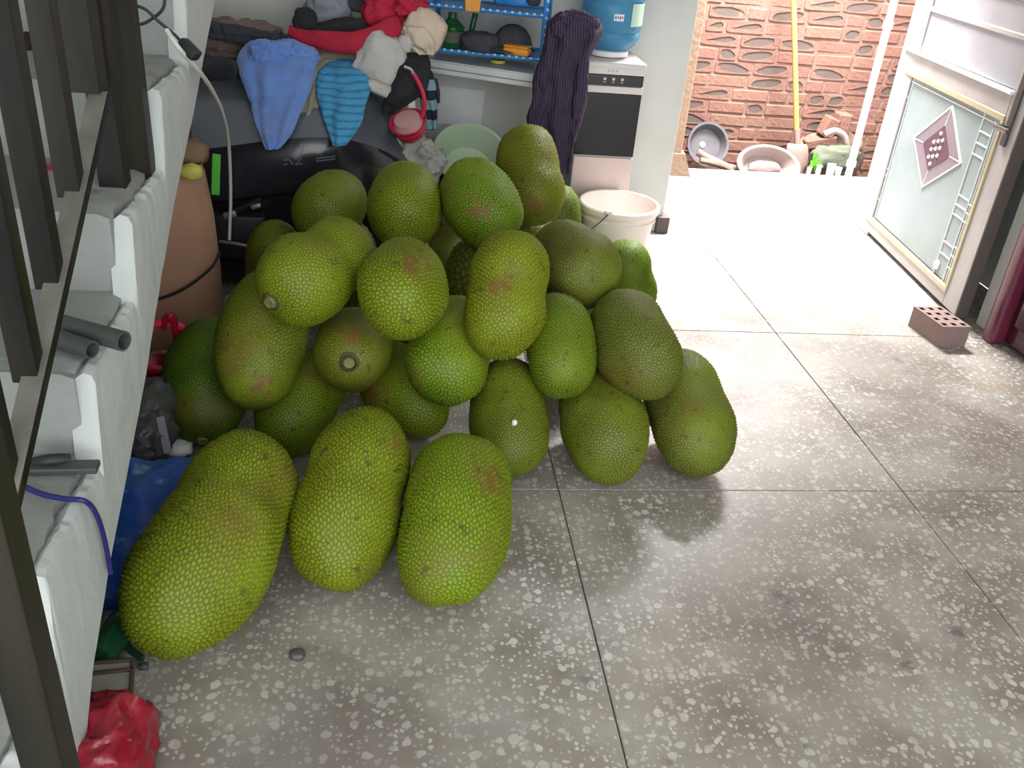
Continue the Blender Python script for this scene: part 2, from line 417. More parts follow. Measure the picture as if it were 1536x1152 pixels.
M_brick_orange = material('orange_brick', (0.165, 0.085, 0.061), 0.9, var=(0.145, 0.069, 0.05), var_scale=9, bump=0.5, bump_scale=50)
M_brick_dark = material('dark_burnt_brick_core', (0.088, 0.062, 0.053), 0.95, var=(0.062, 0.045, 0.039), var_scale=14, bump=0.15, bump_scale=60)
M_mortar = material('pink_grey_mortar', (0.165, 0.094, 0.075), 0.95, var=(0.125, 0.071, 0.057), var_scale=6, bump=0.5, bump_scale=40)
M_concrete = material('outdoor_concrete', (0.30, 0.29, 0.28), 0.9, var=(0.26, 0.25, 0.24), var_scale=4, bump=0.3)
M_soil = material('damp_soil', (0.12, 0.08, 0.06), 0.95, var=(0.22, 0.16, 0.12), var_scale=8, bump=0.8, bump_scale=20)
M_sand = material('tan_render', (0.21, 0.135, 0.09), 0.9, var=(0.165, 0.11, 0.075), var_scale=6, bump=0.4)
M_yellowwood = material('yellow_handle', (0.42, 0.26, 0.075), 0.45, var=(0.36, 0.22, 0.065), var_scale=10, stretch=(1, 1, 0.1))
M_rust = material('rusty_pink_steel', (0.20, 0.13, 0.11), 0.7, var=(0.15, 0.095, 0.08), var_scale=10)
M_basin = material('dark_grey_basin', (0.06, 0.055, 0.062), 0.4, var=(0.12, 0.11, 0.115), var_scale=7)
M_palebasin = material('pale_cement_basin', (0.25, 0.19, 0.175), 0.8, var=(0.18, 0.13, 0.12), var_scale=9, bump=0.5)
M_leaf = material('fresh_leaf', (0.10, 0.42, 0.02), 0.5)
M_sack = material('dull_green_sack', (0.075, 0.083, 0.056), 0.85, var=(0.055, 0.06, 0.042), var_scale=7, bump=0.4)
M_pvc = material('white_pvc', (0.80, 0.78, 0.75), 0.4)
M_doorframe = material('pale_door_metal', (0.38, 0.35, 0.34), 0.45, var=(0.28, 0.255, 0.25), var_scale=7, bump=0.1, spots=(0.16, 0.13, 0.12), spot_scale=12, spot_size=0.27)
M_doorpanel = material('grey_violet_door_panel', (0.31, 0.305, 0.335), 0.4, var=(0.23, 0.225, 0.25), var_scale=5)
M_bead_gold = material('pale_gold_bead', (0.42, 0.36, 0.24), 0.4, metal=0.2)
M_pane = material('frosted_door_glass', (0.34, 0.39, 0.395), 0.3, var=(0.25, 0.305, 0.315), var_scale=6, trans=0.25, ior=1.3)
M_lead = material('pale_glass_came', (0.72, 0.76, 0.76), 0.4)
M_diamond = material('mauve_glass', (0.21, 0.17, 0.195), 0.25)
M_diamond_in = material('dark_mauve_glass', (0.11, 0.055, 0.075), 0.25)
M_handle = material('dark_metal_handle', (0.10, 0.09, 0.09), 0.35, metal=0.6)
M_maroon = material('dark_maroon_lacquer', (0.045, 0.004, 0.014), 0.25, coat=0.3)
M_maroon_lit = material('maroon_lacquer_lit_edge', (0.11, 0.014, 0.035), 0.3, coat=0.3)  # lighter copy of the maroon, painting in the lit corner edge
M_greybrick = material('grey_brown_perforated_brick', (0.22, 0.15, 0.135), 0.9, var=(0.28, 0.20, 0.18), var_scale=12, bump=0.4)
M_hole = material('brick_hole_inside', (0.06, 0.04, 0.035), 0.95)
M_darkgap = material('dark_strip', (0.07, 0.055, 0.05), 0.7, spots=(0.25, 0.22, 0.2), spot_scale=10, spot_size=0.33)
M_tube = material('grey_black_tube', (0.055, 0.06, 0.055), 0.5)
M_greenhose = material('dark_green_hose', (0.02, 0.05, 0.03), 0.5)
M_carton = material('pale_printed_carton', (0.42, 0.40, 0.36), 0.8, var=(0.35, 0.33, 0.29), var_scale=8)
M_brownline = material('brown_wood_strip', (0.10, 0.075, 0.05), 0.7)
M_charcoal_print = material('faint_grey_print', (0.10, 0.10, 0.12), 0.5)

# ------------------------------------------------------------------ the room
XL, XR, YB, YF, ZC = -1.75, 2.62, 4.06, -1.5, 2.9
DOOR_L, DOOR_R, DOOR_H = 1.262, 2.40, 2.12
floor = MB().box(((XL + XR) / 2, (YB + YF) / 2 + 0.1, -0.06), (XR - XL, YB - YF + 0.3, 0.10)).build('floor', M_grout, kind='structure')
PX = [0.446 + 0.992 * k for k in range(-3, 4)]
PY = [1.96 + 1.012 * k for k in range(-4, 4)]
for i in range(len(PX) - 1):
    for j in range(len(PY) - 1):
        x0, x1 = max(PX[i], XL), min(PX[i + 1], XR); y0, y1 = max(PY[j], YF), min(PY[j + 1], YB + 0.2)
        if x1 - x0 < 0.05 or y1 - y0 < 0.05: continue
        g = 0.0014
        MB().box(((x0 + x1) / 2, (y0 + y1) / 2, -0.02 + rng.uniform(-0.0004, 0.0004)), (x1 - x0 - 2 * g, y1 - y0 - 2 * g, 0.04), bevel=0.0015, seg=1).build('floor_panel', M_terr, floor)
MB().box(((XL + XR) / 2 + 0.4, (5.9 + YF) / 2, ZC + 0.06), (XR - XL + 1.6, 5.9 - YF, 0.12)).build('ceiling_alley_cover', M_ceil, kind='structure')  # runs on over the alley: unseen cover added to shade the brick wall
MB().box((XL - 0.08, (YB + YF) / 2, ZC / 2), (0.16, YB - YF + 0.2, ZC)).build('wall_left', M_paint, kind='structure')
MB().box((XR + 0.08, (YB + YF) / 2, ZC / 2), (0.16, YB - YF + 0.2, ZC)).build('wall_right', M_paint, kind='structure')
wb = MB()
wb.box(((XL + DOOR_L) / 2, YB + 0.11, ZC / 2), (DOOR_L - XL, 0.22, ZC), bevel=0.006)
wb.box(((DOOR_R + XR) / 2 + 0.08, YB + 0.11, ZC / 2), (XR - DOOR_R + 0.16, 0.22, ZC), bevel=0.006)
wb.box(((DOOR_L + DOOR_R) / 2, YB + 0.11, (DOOR_H + ZC) / 2), (DOOR_R - DOOR_L, 0.22, ZC - DOOR_H))
wb.build('wall_back', M_paint, kind='structure')
MB().box((DOOR_L - 0.004, YB + 0.02, 0.04), (0.06, 0.1, 0.08), bevel=0.004).build('frame_foot_shadow', M_darkgap, kind='structure')  # dark block in place of the shadow at the door frame's foot
# door lining: brown timber strip on the left reveal, pale steel jamb on the right
MB().box((DOOR_L + 0.012, YB + 0.225, DOOR_H / 2), (0.05, 0.05, DOOR_H), bevel=0.004).build('trim_2', M_sand, kind='structure')
MB().box((DOOR_R - 0.025, YB + 0.13, DOOR_H / 2), (0.05, 0.12, DOOR_H), bevel=0.005).build('trim_3', M_doorframe, kind='structure')

# ------------------------------------------------------------------ the alley behind the door
AY, AG = 5.60, -0.16
alley = MB().box((2.2, 4.74, -0.05), (3.6, 0.94, 0.10), bevel=0.008).build('ground', M_concrete, kind='structure')
MB().box((2.2, 5.4, AG - 0.05), (3.6, 0.55, 0.10)).build('soil', M_soil, alley)
bw = MB().box((2.3, AY + 0.1005, 1.5), (3.8, 0.2, 3.4)).build('wall_alley', M_mortar, kind='structure')
BL, BH = 0.232, 0.066
def brick_mesh(w, dark, k):
    r = random.Random(k); mb = MB()
    if not dark:
        mb.box((0, 0, 0), (w, 0.09, BH), bevel=0.006, seg=1)
    else:       # a header with a ragged lens shaped hollow core
        n = 14; r0 = []; r1 = []; r2 = []; r3 = []; sk = r.uniform(-0.25, 0.25); tri = r.random() < 0.3
        for a in range(n):
            t = a * 2 * PI / n + 0.1; ct, st = math.cos(t), math.sin(t)
            r0.append((math.copysign(abs(ct) ** 0.25, ct) * w / 2, -0.045, math.copysign(abs(st) ** 0.25, st) * BH / 2))
            q = r.uniform(0.86, 1.0); x = ct * w * 0.46 * q; zz = st * BH * 0.45 * q
            if tri: zz *= 0.5 + 0.55 * ct
            zz -= x * sk
            zz = max(-BH * 0.44, min(BH * 0.44, zz))
            r1.append((x, -0.045, zz)); r2.append((x * 0.985, -0.0408, zz * 0.97)); r3.append((x * 0.6, -0.0408, zz * 0.5))
        mb.loft([[(p[0], 0.045, p[2]) for p in r0], r0, r1, r2, r3])
    o = mb.build('brick', None); me = o.data; bpy.data.objects.remove(o)
    me.materials.append(M_brick_red); me.materials.append(M_brick_dark)
    if dark:
        for p in me.polygons:
            if p.center.y > -0.0449 and max(me.vertices[i].co.y for i in p.vertices) < 0: p.material_index = 1
    return me
solid = {}; pick = random.Random(5)
for w in ('full', 'half'):
    ww = BL if w == 'full' else BL / 2 - 0.006
    solid[w] = [brick_mesh(ww, False, k) for k in range(2)]
    solid[w + 'dark'] = [brick_mesh(ww, True, k + 3) for k in range(6)]
brick_count = 0
row = 0; z = AG + 0.02
while z < 1.14:
    xx = 1.42 + (row % 2) * 0.12 - 0.12 + pick.uniform(-0.03, 0.03)
    while xx < 3.35 and brick_count < 296:
        kind = 'half' if pick.random() < 0.25 else 'full'
        w = BL if kind == 'full' else BL / 2 - 0.006
        dark = pick.random() < 0.5
        me = pick.choice(solid[kind + ('dark' if dark else '')])
        o = bpy.data.objects.new('brick', me); scene.collection.objects.link(o)
        o.location = (xx + w / 2, AY + 0.04 + (0.0 if dark else pick.uniform(-0.004, 0.006)), z + BH / 2)
        o.rotation_euler = (0, pick.uniform(-0.02, 0.02) + 0.01, pick.uniform(-0.02, 0.02))
        o.material_slots[0].link = 'OBJECT'
        o.material_slots[0].material = M_brick_orange if pick.random() < 0.45 else M_brick_red
        o.parent = bw; brick_count += 1
        xx += w + pick.uniform(0.012, 0.018)
    z += BH + 0.0125; row += 1
# rendered pier that closes the left side of the alley, with its sloping foot
pe = at_y(1052, 60, 5.03).x
MB().box((pe - 0.25, 5.28, 1.45), (0.50, 0.50, 3.3), bevel=0.01).build('pillar', M_sand, kind='structure')
MB().loft([[(pe - 0.2, 5.02, -0.16), (pe + 0.13, 5.02, -0.16), (pe + 0.02, 5.02, 0.13), (pe - 0.2, 5.02, 0.13)], [(pe - 0.2, 5.55, -0.16), (pe + 0.17, 5.55, -0.16), (pe + 0.04, 5.55, 0.14), (pe - 0.2, 5.55, 0.14)]]).build('trim_4', M_sand, kind='structure')
MB().box((3.35, 5.3, 1.4), (0.2, 0.6, 3.2)).build('wall_alley_end', M_mortar, kind='structure')

# ------------------------------------------------------------------ staircase on the left
SX = -0.50; RUN, RISE = 0.32, 0.165
stairs = structure('staircase', (SX, 1.06, 0.0))
inner = [(2.02 + RUN * k, 0.83 + RISE * k) for k in range(-6, 4)]      # back corner of every tread (Y, z)
for (y, zt) in inner:
    if zt < 0.02: continue
    n = 18; edge = []
    for k in range(n + 1):
        edge.append((y - RUN) + RUN * k / n)
    mb = MB(); top = []; bot = []
    rr = random.Random(int(zt * 1000))
    xs = [SX - 0.026 - abs(noise.noise(Vector((e * 26, zt * 9, 0)))) * 0.018 for e in edge]
    zs = [zt - 0.012 * abs(noise.noise(Vector((e * 9, zt * 5, 4)))) - (0.010 if k < 2 else 0) for k, e in enumerate(edge)]
    XS = [XL + 0.0, -1.2, -0.85, None]
    ringsT = []
    for k, e in enumerate(edge):
        ringsT.append([(XL, e, zt), (-1.1, e, zt), (-0.8, e, zt - 0.002), (xs[k] - 0.02, e, zs[k]), (xs[k], e, zs[k] - 0.008), (xs[k], e, zt - RISE - 0.02), (XL, e, zt - RISE - 0.02)])
    mb.loft(ringsT)
    mb.build('step', M_stairtop, stairs, smooth=True, angle=35)
# the soffit slab and the painted side with its ragged lip
prof_low = [(0.80, -0.0), (0.95, 0.02), (1.06, 0.086), (1.17, 0.20), (1.33, 0.305), (1.51, 0.40), (1.68, 0.492), (1.84, 0.60), (2.06, 0.733), (2.33, 0.862), (2.57, 0.996), (3.1, 1.27)]
def low_at(y):
    for (a, b), (c, d) in zip(prof_low, prof_low[1:]):
        if a <= y <= c: return b + (d - b) * (y - a) / (c - a)
    return prof_low[-1][1]
def top_at(y):
    for (yy, zt) in inner:
        if yy - RUN <= y < yy: return zt
    return inner[-1][1]
rings = []; N = 480
for k in range(N + 1):
    y = 0.82 + (3.05 - 0.82) * k / N
    a = noise.noise(Vector((y * 7, 1, 0))); b = noise.noise(Vector((y * 21, 5, 0))); c = noise.noise(Vector((y * 40, 9, 2)))
    t0 = sum(top_at(y + 0.016 * (q_ - 10) / 10) for q_ in range(21)) / 21
    tz = t0 - 0.012 - 0.012 * abs(a) - 0.010 * abs(b) - 0.006 * abs(c)
    lo = low_at(y) + 0.004 * b
    tz = max(tz, lo + 0.03)
    lip = 0.010 + 0.010 * max(0, b) + 0.006 * c
    rings.append([(SX - 0.045, y, lo), (SX + 0.0, y, lo), (SX + 0.0012 * c, y, lo + (tz - lo) * 0.4), (SX + 0.0015 * b, y, tz - 0.02), (SX - lip * 0.5, y, tz - 0.004), (SX - lip - 0.008, y, tz), (SX - 0.045, y, tz - 0.02)])
MB().loft(rings).build('stringer', M_stairside, stairs, smooth=True, angle=50)
sl = [[(XL, y, lo + 0.002), (SX - 0.02, y, lo + 0.002), (SX - 0.02, y, lo + 0.05), (XL, y, lo + 0.05)] for y, lo in prof_low]
MB().loft(sl).build('soffit_slab', M_stairside, stairs)

# iron railing: a flat bottom bar, posts standing on it and two posts bolted to the treads
BX = -0.55
rail = thing('stair_railing', 'black iron railing with flat bottom bar and upright posts on the grey stairs', 'railing', (BX, 1.4, 0.65))
pa, pb = Vector((BX, 1.789, 1.024)), Vector((BX, 1.02, 0.534))
dv = (pb - pa).normalized(); rot = Vector((0, 1, 0)).rotation_difference(dv).to_matrix()
MB().box((pa + pb) / 2, (0.034, (pb - pa).length, 0.007), rot, bevel=0.001, seg=1).build('bottom_bar', M_ironedge, rail)
MB().box((pa + pb) / 2 + Vector((0.0165, 0, -0.006)), (0.005, (pb - pa).length, 0.016), rot).build('bar_flange', M_iron, rail)
def angle_post(c, z0, z1, w, parent, name='post', face=1):
    mb = MB()
    mb.box((c[0], c[1], (z0 + z1) / 2), (w, 0.005, z1 - z0), bevel=0.001, seg=1)
    mb.box((c[0] + face * (w / 2 - 0.0025), c[1] + w * 0.45, (z0 + z1) / 2), (0.005, w * 0.9, z1 - z0), bevel=0.001, seg=1)
    return mb.build(name, M_iron, parent)
angle_post((-0.545, 1.965, 0), 0.815, 1.75, 0.050, rail)
angle_post((-0.566, 1.845, 0), 0.812, 1.75, 0.050, rail)
cp = at_y(124, 135, 1.775)
angle_post((cp.x, 1.775, 0), cp.z - 0.005, 1.75, 0.060, rail)
for y in (1.59, 1.43, 1.285, 1.133):
    zz = pa.z + (y - pa.y) * (pb.z - pa.z) / (pb.y - pa.y)
    angle_post((BX - 0.012, y, 0), zz - 0.01, 1.72, 0.038, rail)
np_ = at_y(20, 985, 0.72)
angle_post((np_.x, 0.72, 0), 0.18, 1.75, 0.044, rail)
MB().box((BX + 0.02, 1.4, 1.73), (0.05, 1.4, 0.03), Vector((0, 1, 0)).rotation_difference(dv).to_matrix()).build('handrail', M_iron, rail)

# things lying on the steps
def lay(name, pts, r, m, label, cat, n=8, k=6, hollow=False):
    o = MB().tube(pts, r, n, smooth_n=k).build(name, m, smooth=True, angle=60); return tag(o, label, cat)
zt = 0.665
def pipe(name, a, b, r, label):
    a, b = Vector(a), Vector(b); d = (b - a); Lg = d.length
    prof = [(r * 0.78, 0.02), (r * 0.78, Lg), (r, Lg), (r, 0), (r * 0.78, 0), (r * 0.78, 0.02)]
    o = MB().lathe(prof, a, d.normalized(), 18).build(name, M_tube, smooth=True, angle=40); return tag(o, label, 'pipe')
p1 = at_z(95, 487, zt + 0.020); p2 = at_z(186, 512, zt + 0.020)
pipe('plastic_pipe', p2, p1, 0.018, 'longer dark grey pipe offcut lying on the stair step')
p1 = at_z(80, 505, zt + 0.018); p2 = at_z(138, 525, zt + 0.016)
pipe('plastic_pipe', p2, p1, 0.016, 'shorter dark grey pipe offcut beside the longer one')
zt = 0.50
a, b = at_z(45, 702, zt + 0.01), at_z(148, 700, zt + 0.01)
tag(MB().box((a + b) / 2, ((b - a).length, 0.03, 0.012), Vector((1, 0, 0)).rotation_difference(b - a).to_matrix(), bevel=0.003).build('flat_iron_strip', M_tube), 'flat dark strip lying across the step above the blue cable', 'strip')
lay('rubber_scrap', [at_z(50, 695, zt + 0.012), at_z(75, 690, zt + 0.022), at_z(104, 689, zt + 0.014)], 0.011, M_black, 'short black rubber scrap lying against the flat dark strip', 'scrap')
lay('thick_rope', [at_z(28, 808, 0.345), at_z(60, 800, 0.347), at_z(90, 786, 0.349), at_z(112, 770, 0.351)], 0.010, M_whitewire, 'pale thick rope lying on the lower step under blue cable', 'rope')
lay('blue_cable', [at_z(20, 722, 0.51), at_z(60, 740, 0.506), at_z(95, 748, 0.506), at_z(128, 752, 0.506), at_x(146, 775, SX + 0.012), at_x(158, 815, SX + 0.012), at_x(166, 860, SX + 0.010)], 0.0045, M_bluewire, 'dark blue cable hanging over the stair edge', 'cable')
pl = thing('power_plug', 'black plug with looping cable on the upper stair riser', 'plug', at_y(285, 75, 2.2))
def P22(pts, Y): return [at_y(x, y, Y) for x, y in pts]
MB().tube(P22([(205, 38), (222, 32), (245, 12), (246, -20)], 2.26), 0.0035, smooth_n=6).build('cable', M_black, pl, smooth=True)
MB().tube(P22([(200, 8), (218, 14), (240, 34), (262, 52), (274, 66)], 2.25), 0.0035, smooth_n=6).build('cable', M_black, pl, smooth=True)
d0, d1 = at_y(272, 62, 2.24), at_y(296, 86, 2.22)
MB().box((d0 + d1) / 2, ((d1 - d0).length, 0.03, 0.026), Vector((1, 0, 0)).rotation_difference(d1 - d0).to_matrix(), bevel=0.006).build('plug_body', M_black, pl, smooth=True)
lay('white_cable', [at_y(250, 45, 2.22), at_y(268, 72, 2.20), at_y(298, 106, 2.3), at_y(318, 135, 2.5), at_y(334, 170, 2.75), at_y(343, 215, 2.98), at_y(346, 290, 3.06), at_y(344, 360, 3.04)], 0.0055, M_whitewire, 'pale thin cable running from the stairs down over the black machine', 'cable')
lump('red_scrap', at_y(78, 262, 1.95), (0.035, 0.03, 0.022), M_redbag, 'small red scrap on the step behind the railing posts', 'scrap', seed=3, sub=3)
lump('dark_rag', at_y(38, 66, 2.35), (0.05, 0.05, 0.03), M_darkcloth, 'small dark rag on a high step behind the railing posts', 'rag', seed=4, sub=3)
lump('dark_bundle', at_z(8, 520, 0.52), (0.07, 0.05, 0.03), M_darkcloth, 'dark bundle on the step behind the railing at photo edge', 'bundle', seed=9, sub=3)

# ------------------------------------------------------------------ under the stairs
drum = thing('fibre_drum', 'tan drum with a dark wire round it under the stairs', 'drum', (-0.79, 2.90, 0))
dp = [(0.0, 0.0), (0.185, 0.0), (0.198, 0.02), (0.203, 0.22), (0.197, 0.40), (0.18, 0.53), (0.165, 0.575), (0.155, 0.575), (0.15, 0.50), (0.0, 0.49)]
MB().lathe(dp, (-0.785, 2.90, 0), n=40, wob=0.012).build('drum_body', M_tan, drum, smooth=True)
MB().tube([at_y(330, 378, 2.78), at_y(318, 400, 2.74), at_y(290, 424, 2.71), at_y(262, 440, 2.69), at_y(236, 449, 2.68)], 0.005, smooth_n=6).build('wire', M_black, drum, smooth=True)
MB().box(at_y(324, 262, 2.86), (0.025, 0.012, 0.13), Matrix.Rotation(0.1, 3, 'Y'), bevel=0.003).build('green_tag', M_greenplastic, drum)
lump('yellow_sponge', at_y(287, 258, 2.76), (0.032, 0.02, 0.025), M_yellow, 'small yellow lump at the top of the tan drum', 'sponge', seed=2, sub=3)
lump('dark_rag', at_y(278, 228, 2.85), (0.065, 0.05, 0.04), M_cardboard, 'dark brown wad stuffed in the mouth of the tan drum', 'rag', seed=5, sub=3, ridged=True)
# pink plastic basket, dark folded bags, blue sack, bottle
pk = thing('pink_basket', 'pink plastic ring basket wedged between stairs and dark green jackfruit', 'basket', at_y(246, 520, 2.35))
c = at_y(246, 520, 2.35)
MB().tube([c + Vector((0.075 * math.cos(a), 0.02 * math.cos(a), 0.075 * math.sin(a))) for a in [k * PI / 12 for k in range(24)]], 0.012, closed=True).build('rim', M_redplastic, pk, smooth=True)
MB().lathe([(0.0, 0), (0.05, 0), (0.06, 0.05), (0.05, 0.055), (0, 0.02)], c + Vector((-0.03, 0.03, -0.12)), n=24).build('base', M_redbag, pk, smooth=True)
MB().tube([c + Vector((0.0, 0, 0.06)), c + Vector((0.03, 0.0, 0.10)), c + Vector((0.035, 0.01, 0.02))], 0.012, smooth_n=5).build('handle', M_redbag, pk, smooth=True)
lump('folded_bag', at_y(222, 610, 2.12), (0.07, 0.10, 0.055), M_tube, 'dark grey folded bag behind the blue sack', 'bag', seed=11, ridged=True)
lump('folded_bag', at_y(222, 650, 2.02), (0.06, 0.09, 0.05), M_basin, 'lower dark grey bag just above the blue sack', 'bag', seed=12, ridged=True)
a, b = at_y(240, 625, 1.99), at_y(252, 680, 1.95)
tag(MB().box((a + b) / 2, (0.02, 0.006, (a - b).length), Vector((0, 0, 1)).rotation_difference(a - b).to_matrix(), bevel=0.002).build('grey_strip', M_greyrag), 'pale grey strip standing on end behind the blue sack', 'strip')
lump('plastic_wrap', at_z(268, 672, 0.03), (0.035, 0.03, 0.02), M_white, 'small crumpled clear white wrap beside the blue sack', 'wrap', seed=6, sub=3)
# blue sack: a half filled sack slumped against the floor under the stairs
bs = thing('blue_sack', 'blue printed plastic sack lying under the stair edge beside jackfruit', 'sack', (-0.58, 1.75, 0))
rows = []
q = [at_z(120, 900, 0.03), at_z(235, 905, 0.03), at_z(292, 688, 0.12), at_z(175, 684, 0.16)]
nn_ = 26
top = []
for i in range(nn_ + 1):
    r_ = []
    for j in range(nn_ + 1):
        u, v = j / nn_, i / nn_
        p = q[0] * (1 - u) * (1 - v) + q[1] * u * (1 - v) + q[2] * u * v + q[3] * (1 - u) * v
        p = p + Vector((0, 0, 0.05 * math.sin(PI * min(1, v * 1.1)) * math.sin(PI * u) + 0.018 * noise.noise(p * 9) + 0.008 * noise.noise(p * 25)))
        r_.append(p)
    top.append(r_)
vs = [p for r_ in top for p in r_]; nb = nn_ + 1
vs2 = [Vector((p.x, p.y, max(0.004, p.z - 0.05))) for p in vs]
fs = []
for i in range(nn_):
    for j in range(nn_):
        a0 = i * nb + j; fs.append((a0, a0 + 1, a0 + nb + 1, a0 + nb)); o0 = len(vs); fs.append((o0 + a0, o0 + a0 + nb, o0 + a0 + nb + 1, o0 + a0 + 1))
bord = [j for j in range(nb)] + [i * nb + nn_ for i in range(1, nb)] + [nn_ * nb + j for j in range(nn_ - 1, -1, -1)] + [i * nb for i in range(nn_ - 1, 0, -1)]
for k in range(len(bord)): a0, b0 = bord[k], bord[(k + 1) % len(bord)]; fs.append((a0, len(vs) + a0, len(vs) + b0, b0))
MB().add(vs + vs2, fs).build('sack_body', M_bluebag, bs, smooth=True, angle=60)
bt = thing('green_bottle', 'small green glass bottle lying by the stair foot', 'bottle', at_z(158, 955, 0.0))
MB().lathe([(0, 0), (0.028, 0), (0.031, 0.01), (0.031, 0.09), (0.012, 0.13), (0.011, 0.16), (0, 0.16)], at_z(150, 985, 0.031), (0.25, 0.95, 0.08), n=24).build('bottle_body', M_greenglass, bt, smooth=True)
MB().lathe([(0, 0.155), (0.014, 0.155), (0.014, 0.175), (0, 0.175)], at_z(150, 985, 0.031), (0.25, 0.95, 0.08), n=20).build('cap', M_white, bt, smooth=True)
lay('green_hose', [at_z(176, 935, 0.03), at_z(184, 955, 0.012), at_z(196, 975, 0.008), at_z(214, 988, 0.008)], 0.007, M_greenhose, 'short dark green hose curved on floor beside the largest jackfruit', 'hose')
lump('grey_pebble', at_z(215, 1000, 0.006), (0.010, 0.008, 0.008), M_tube, 'tiny dark pebble on the floor near the green hose', 'pebble', seed=1, sub=2)
ct = thing('flattened_carton', 'pale carton edged with brown strips on the floor above the red bag', 'carton', at_z(180, 1020, 0))
cz = 0.02; c4 = [at_z(x, y, cz) for x, y in ((120, 998), (200, 992), (196, 1052), (120, 1060))]
MB().loft([[p + Vector((0, 0, -0.018)) for p in c4], c4]).build('carton_board', M_carton, ct)
for (a, b) in ((c4[0], c4[1]), (c4[1], c4[2]), (at_z(140, 1012, cz), at_z(200, 1006, cz))):
    MB().tube([a + Vector((0, 0, 0.004)), b + Vector((0, 0, 0.004))], 0.0045, 6).build('strip', M_brownline, ct)
lump('red_bag', at_z(152, 1128, 0.06), (0.075, 0.10, 0.075), M_redbag, 'shiny red plastic bag on the floor at the foot of the stairs', 'bag', seed=21, rough=0.3, freq=3.5, ridged=True, sub=5)
lump('dark_pebble', at_z(446, 982, 0.006), (0.016, 0.014, 0.010), M_basin, 'dark grey pebble on the floor between the front jackfruits and camera', 'pebble', seed=8, sub=3, rough=0.15)

# ------------------------------------------------------------------ black glossy machine against the back wall
mach = thing('black_machine', 'large glossy black plastic cased machine behind the jackfruit heap, clothes on top', 'machine', (-0.3, 3.5, 0))
crest = catmull([at_y(x, y, Y) for x, y, Y in ((290, 226, 3.19), (340, 220, 3.18), (410, 211, 3.18), (480, 207, 3.19), (530, 212, 3.24), (578, 228, 3.33), (616, 250, 3.44), (648, 272, 3.56))], 6)
back = catmull([at_y(x, y, Y) for x, y, Y in ((280, 118, 3.72), (330, 116, 3.74), (395, 112, 3.76), (470, 112, 3.77), (535, 122, 3.77), (585, 150, 3.78), (625, 188, 3.80), (655, 225, 3.82))], 6)
n = len(crest)
deck = []; hood = []
for i in range(n):
    c, b = crest[i], back[i]; r_ = []
    for k in range(11):
        t = k / 10; p = c.lerp(b, t); p.z += 0.05 * math.sin(PI * t) * (1 - 0.5 * i / n); r_.append(p)
    low = [Vector((p.x, p.y, p.z - 0.05)) for p in (r_[-1], r_[0])]
    deck.append(r_ + low)
    f = c + Vector((0, -0.012, -0.012)); h = min(0.17, c.z - 0.08)
    hood.append([c + Vector((0, 0.03, 0.002)), c + Vector((0, -0.004, 0.001)), f, f + Vector((0, -0.012, -0.05)), f + Vector((0, -0.004, -h)), f + Vector((0, 0.05, -h - 0.025)),
                 Vector((f.x, f.y + 0.06, 0.03)), Vector((f.x, b.y, 0.03)), Vector((f.x, b.y, b.z - 0.05)), c + Vector((0, 0.06, -0.05))])
MB().loft(deck).build('deck', M_gloss_lit, mach, smooth=True, angle=50)
hd = MB().loft(hood).build('hood', M_gloss, mach, smooth=True, angle=45)
# pale marks printed on the hood band
def on_band(x, y):
    return at_y(x, y, 3.155)
for (x0, y0, x1, y1) in ((425, 240, 432, 239), (425, 247, 431, 246), (433, 238, 440, 247), (442, 239, 452, 237), (452, 238, 443, 246), (443, 247, 454, 245), (474, 238, 503, 234), (474, 242, 503, 238)):
    a, b = on_band(x0, y0), on_band(x1, y1)
    MB().box((a + b) / 2, ((b - a).length, 0.002, 0.005), Vector((1, 0, 0)).rotation_difference(b - a).to_matrix()).build('printed_mark', M_charcoal_print, mach)
# lever, bracket and foot rail on the machine's left front
MB().tube([at_y(338, 324, 3.12), at_y(365, 312, 3.12), at_y(392, 298, 3.12)], 0.011, smooth_n=4).build('lever', M_gloss, mach, smooth=True)
MB().box(at_y(345, 322, 3.10), (0.045, 0.02, 0.022), Matrix.Rotation(-0.3, 3, 'Y'), bevel=0.005).build('bracket', M_silver, mach, smooth=True)
MB().box(at_y(384, 309, 3.10), (0.035, 0.02, 0.016), Matrix.Rotation(-0.3, 3, 'Y'), bevel=0.005).build('bracket', M_silver, mach, smooth=True)
MB().tube([at_y(330, 362, 3.10), at_y(352, 365, 3.08), at_y(372, 369, 3.08)], 0.006).build('foot_rail', M_silver, mach, smooth=True)
MB().box(at_y(352, 340, 3.16) - Vector((0, 0, 0.03)), (0.22, 0.06, 0.16), bevel=0.012).build('front_housing', M_black, mach, smooth=True)
# upright back shell on the left
MB().loft([[at_y(x, y, Y) for x, y, Y in r_] for r_ in (
    ((275, 150, 3.66), (330, 150, 3.62), (372, 150, 3.66), (372, 150, 3.86), (275, 150, 3.86)),
    ((275, 118, 3.70), (332, 116, 3.66), (376, 116, 3.70), (376, 112, 3.9), (275, 112, 3.9)),
    ((278, 84, 3.74), (332, 82, 3.70), (380, 86, 3.74), (380, 82, 3.94), (278, 82, 3.94)))]).build('back_shell', M_gloss, mach, smooth=True, angle=50)

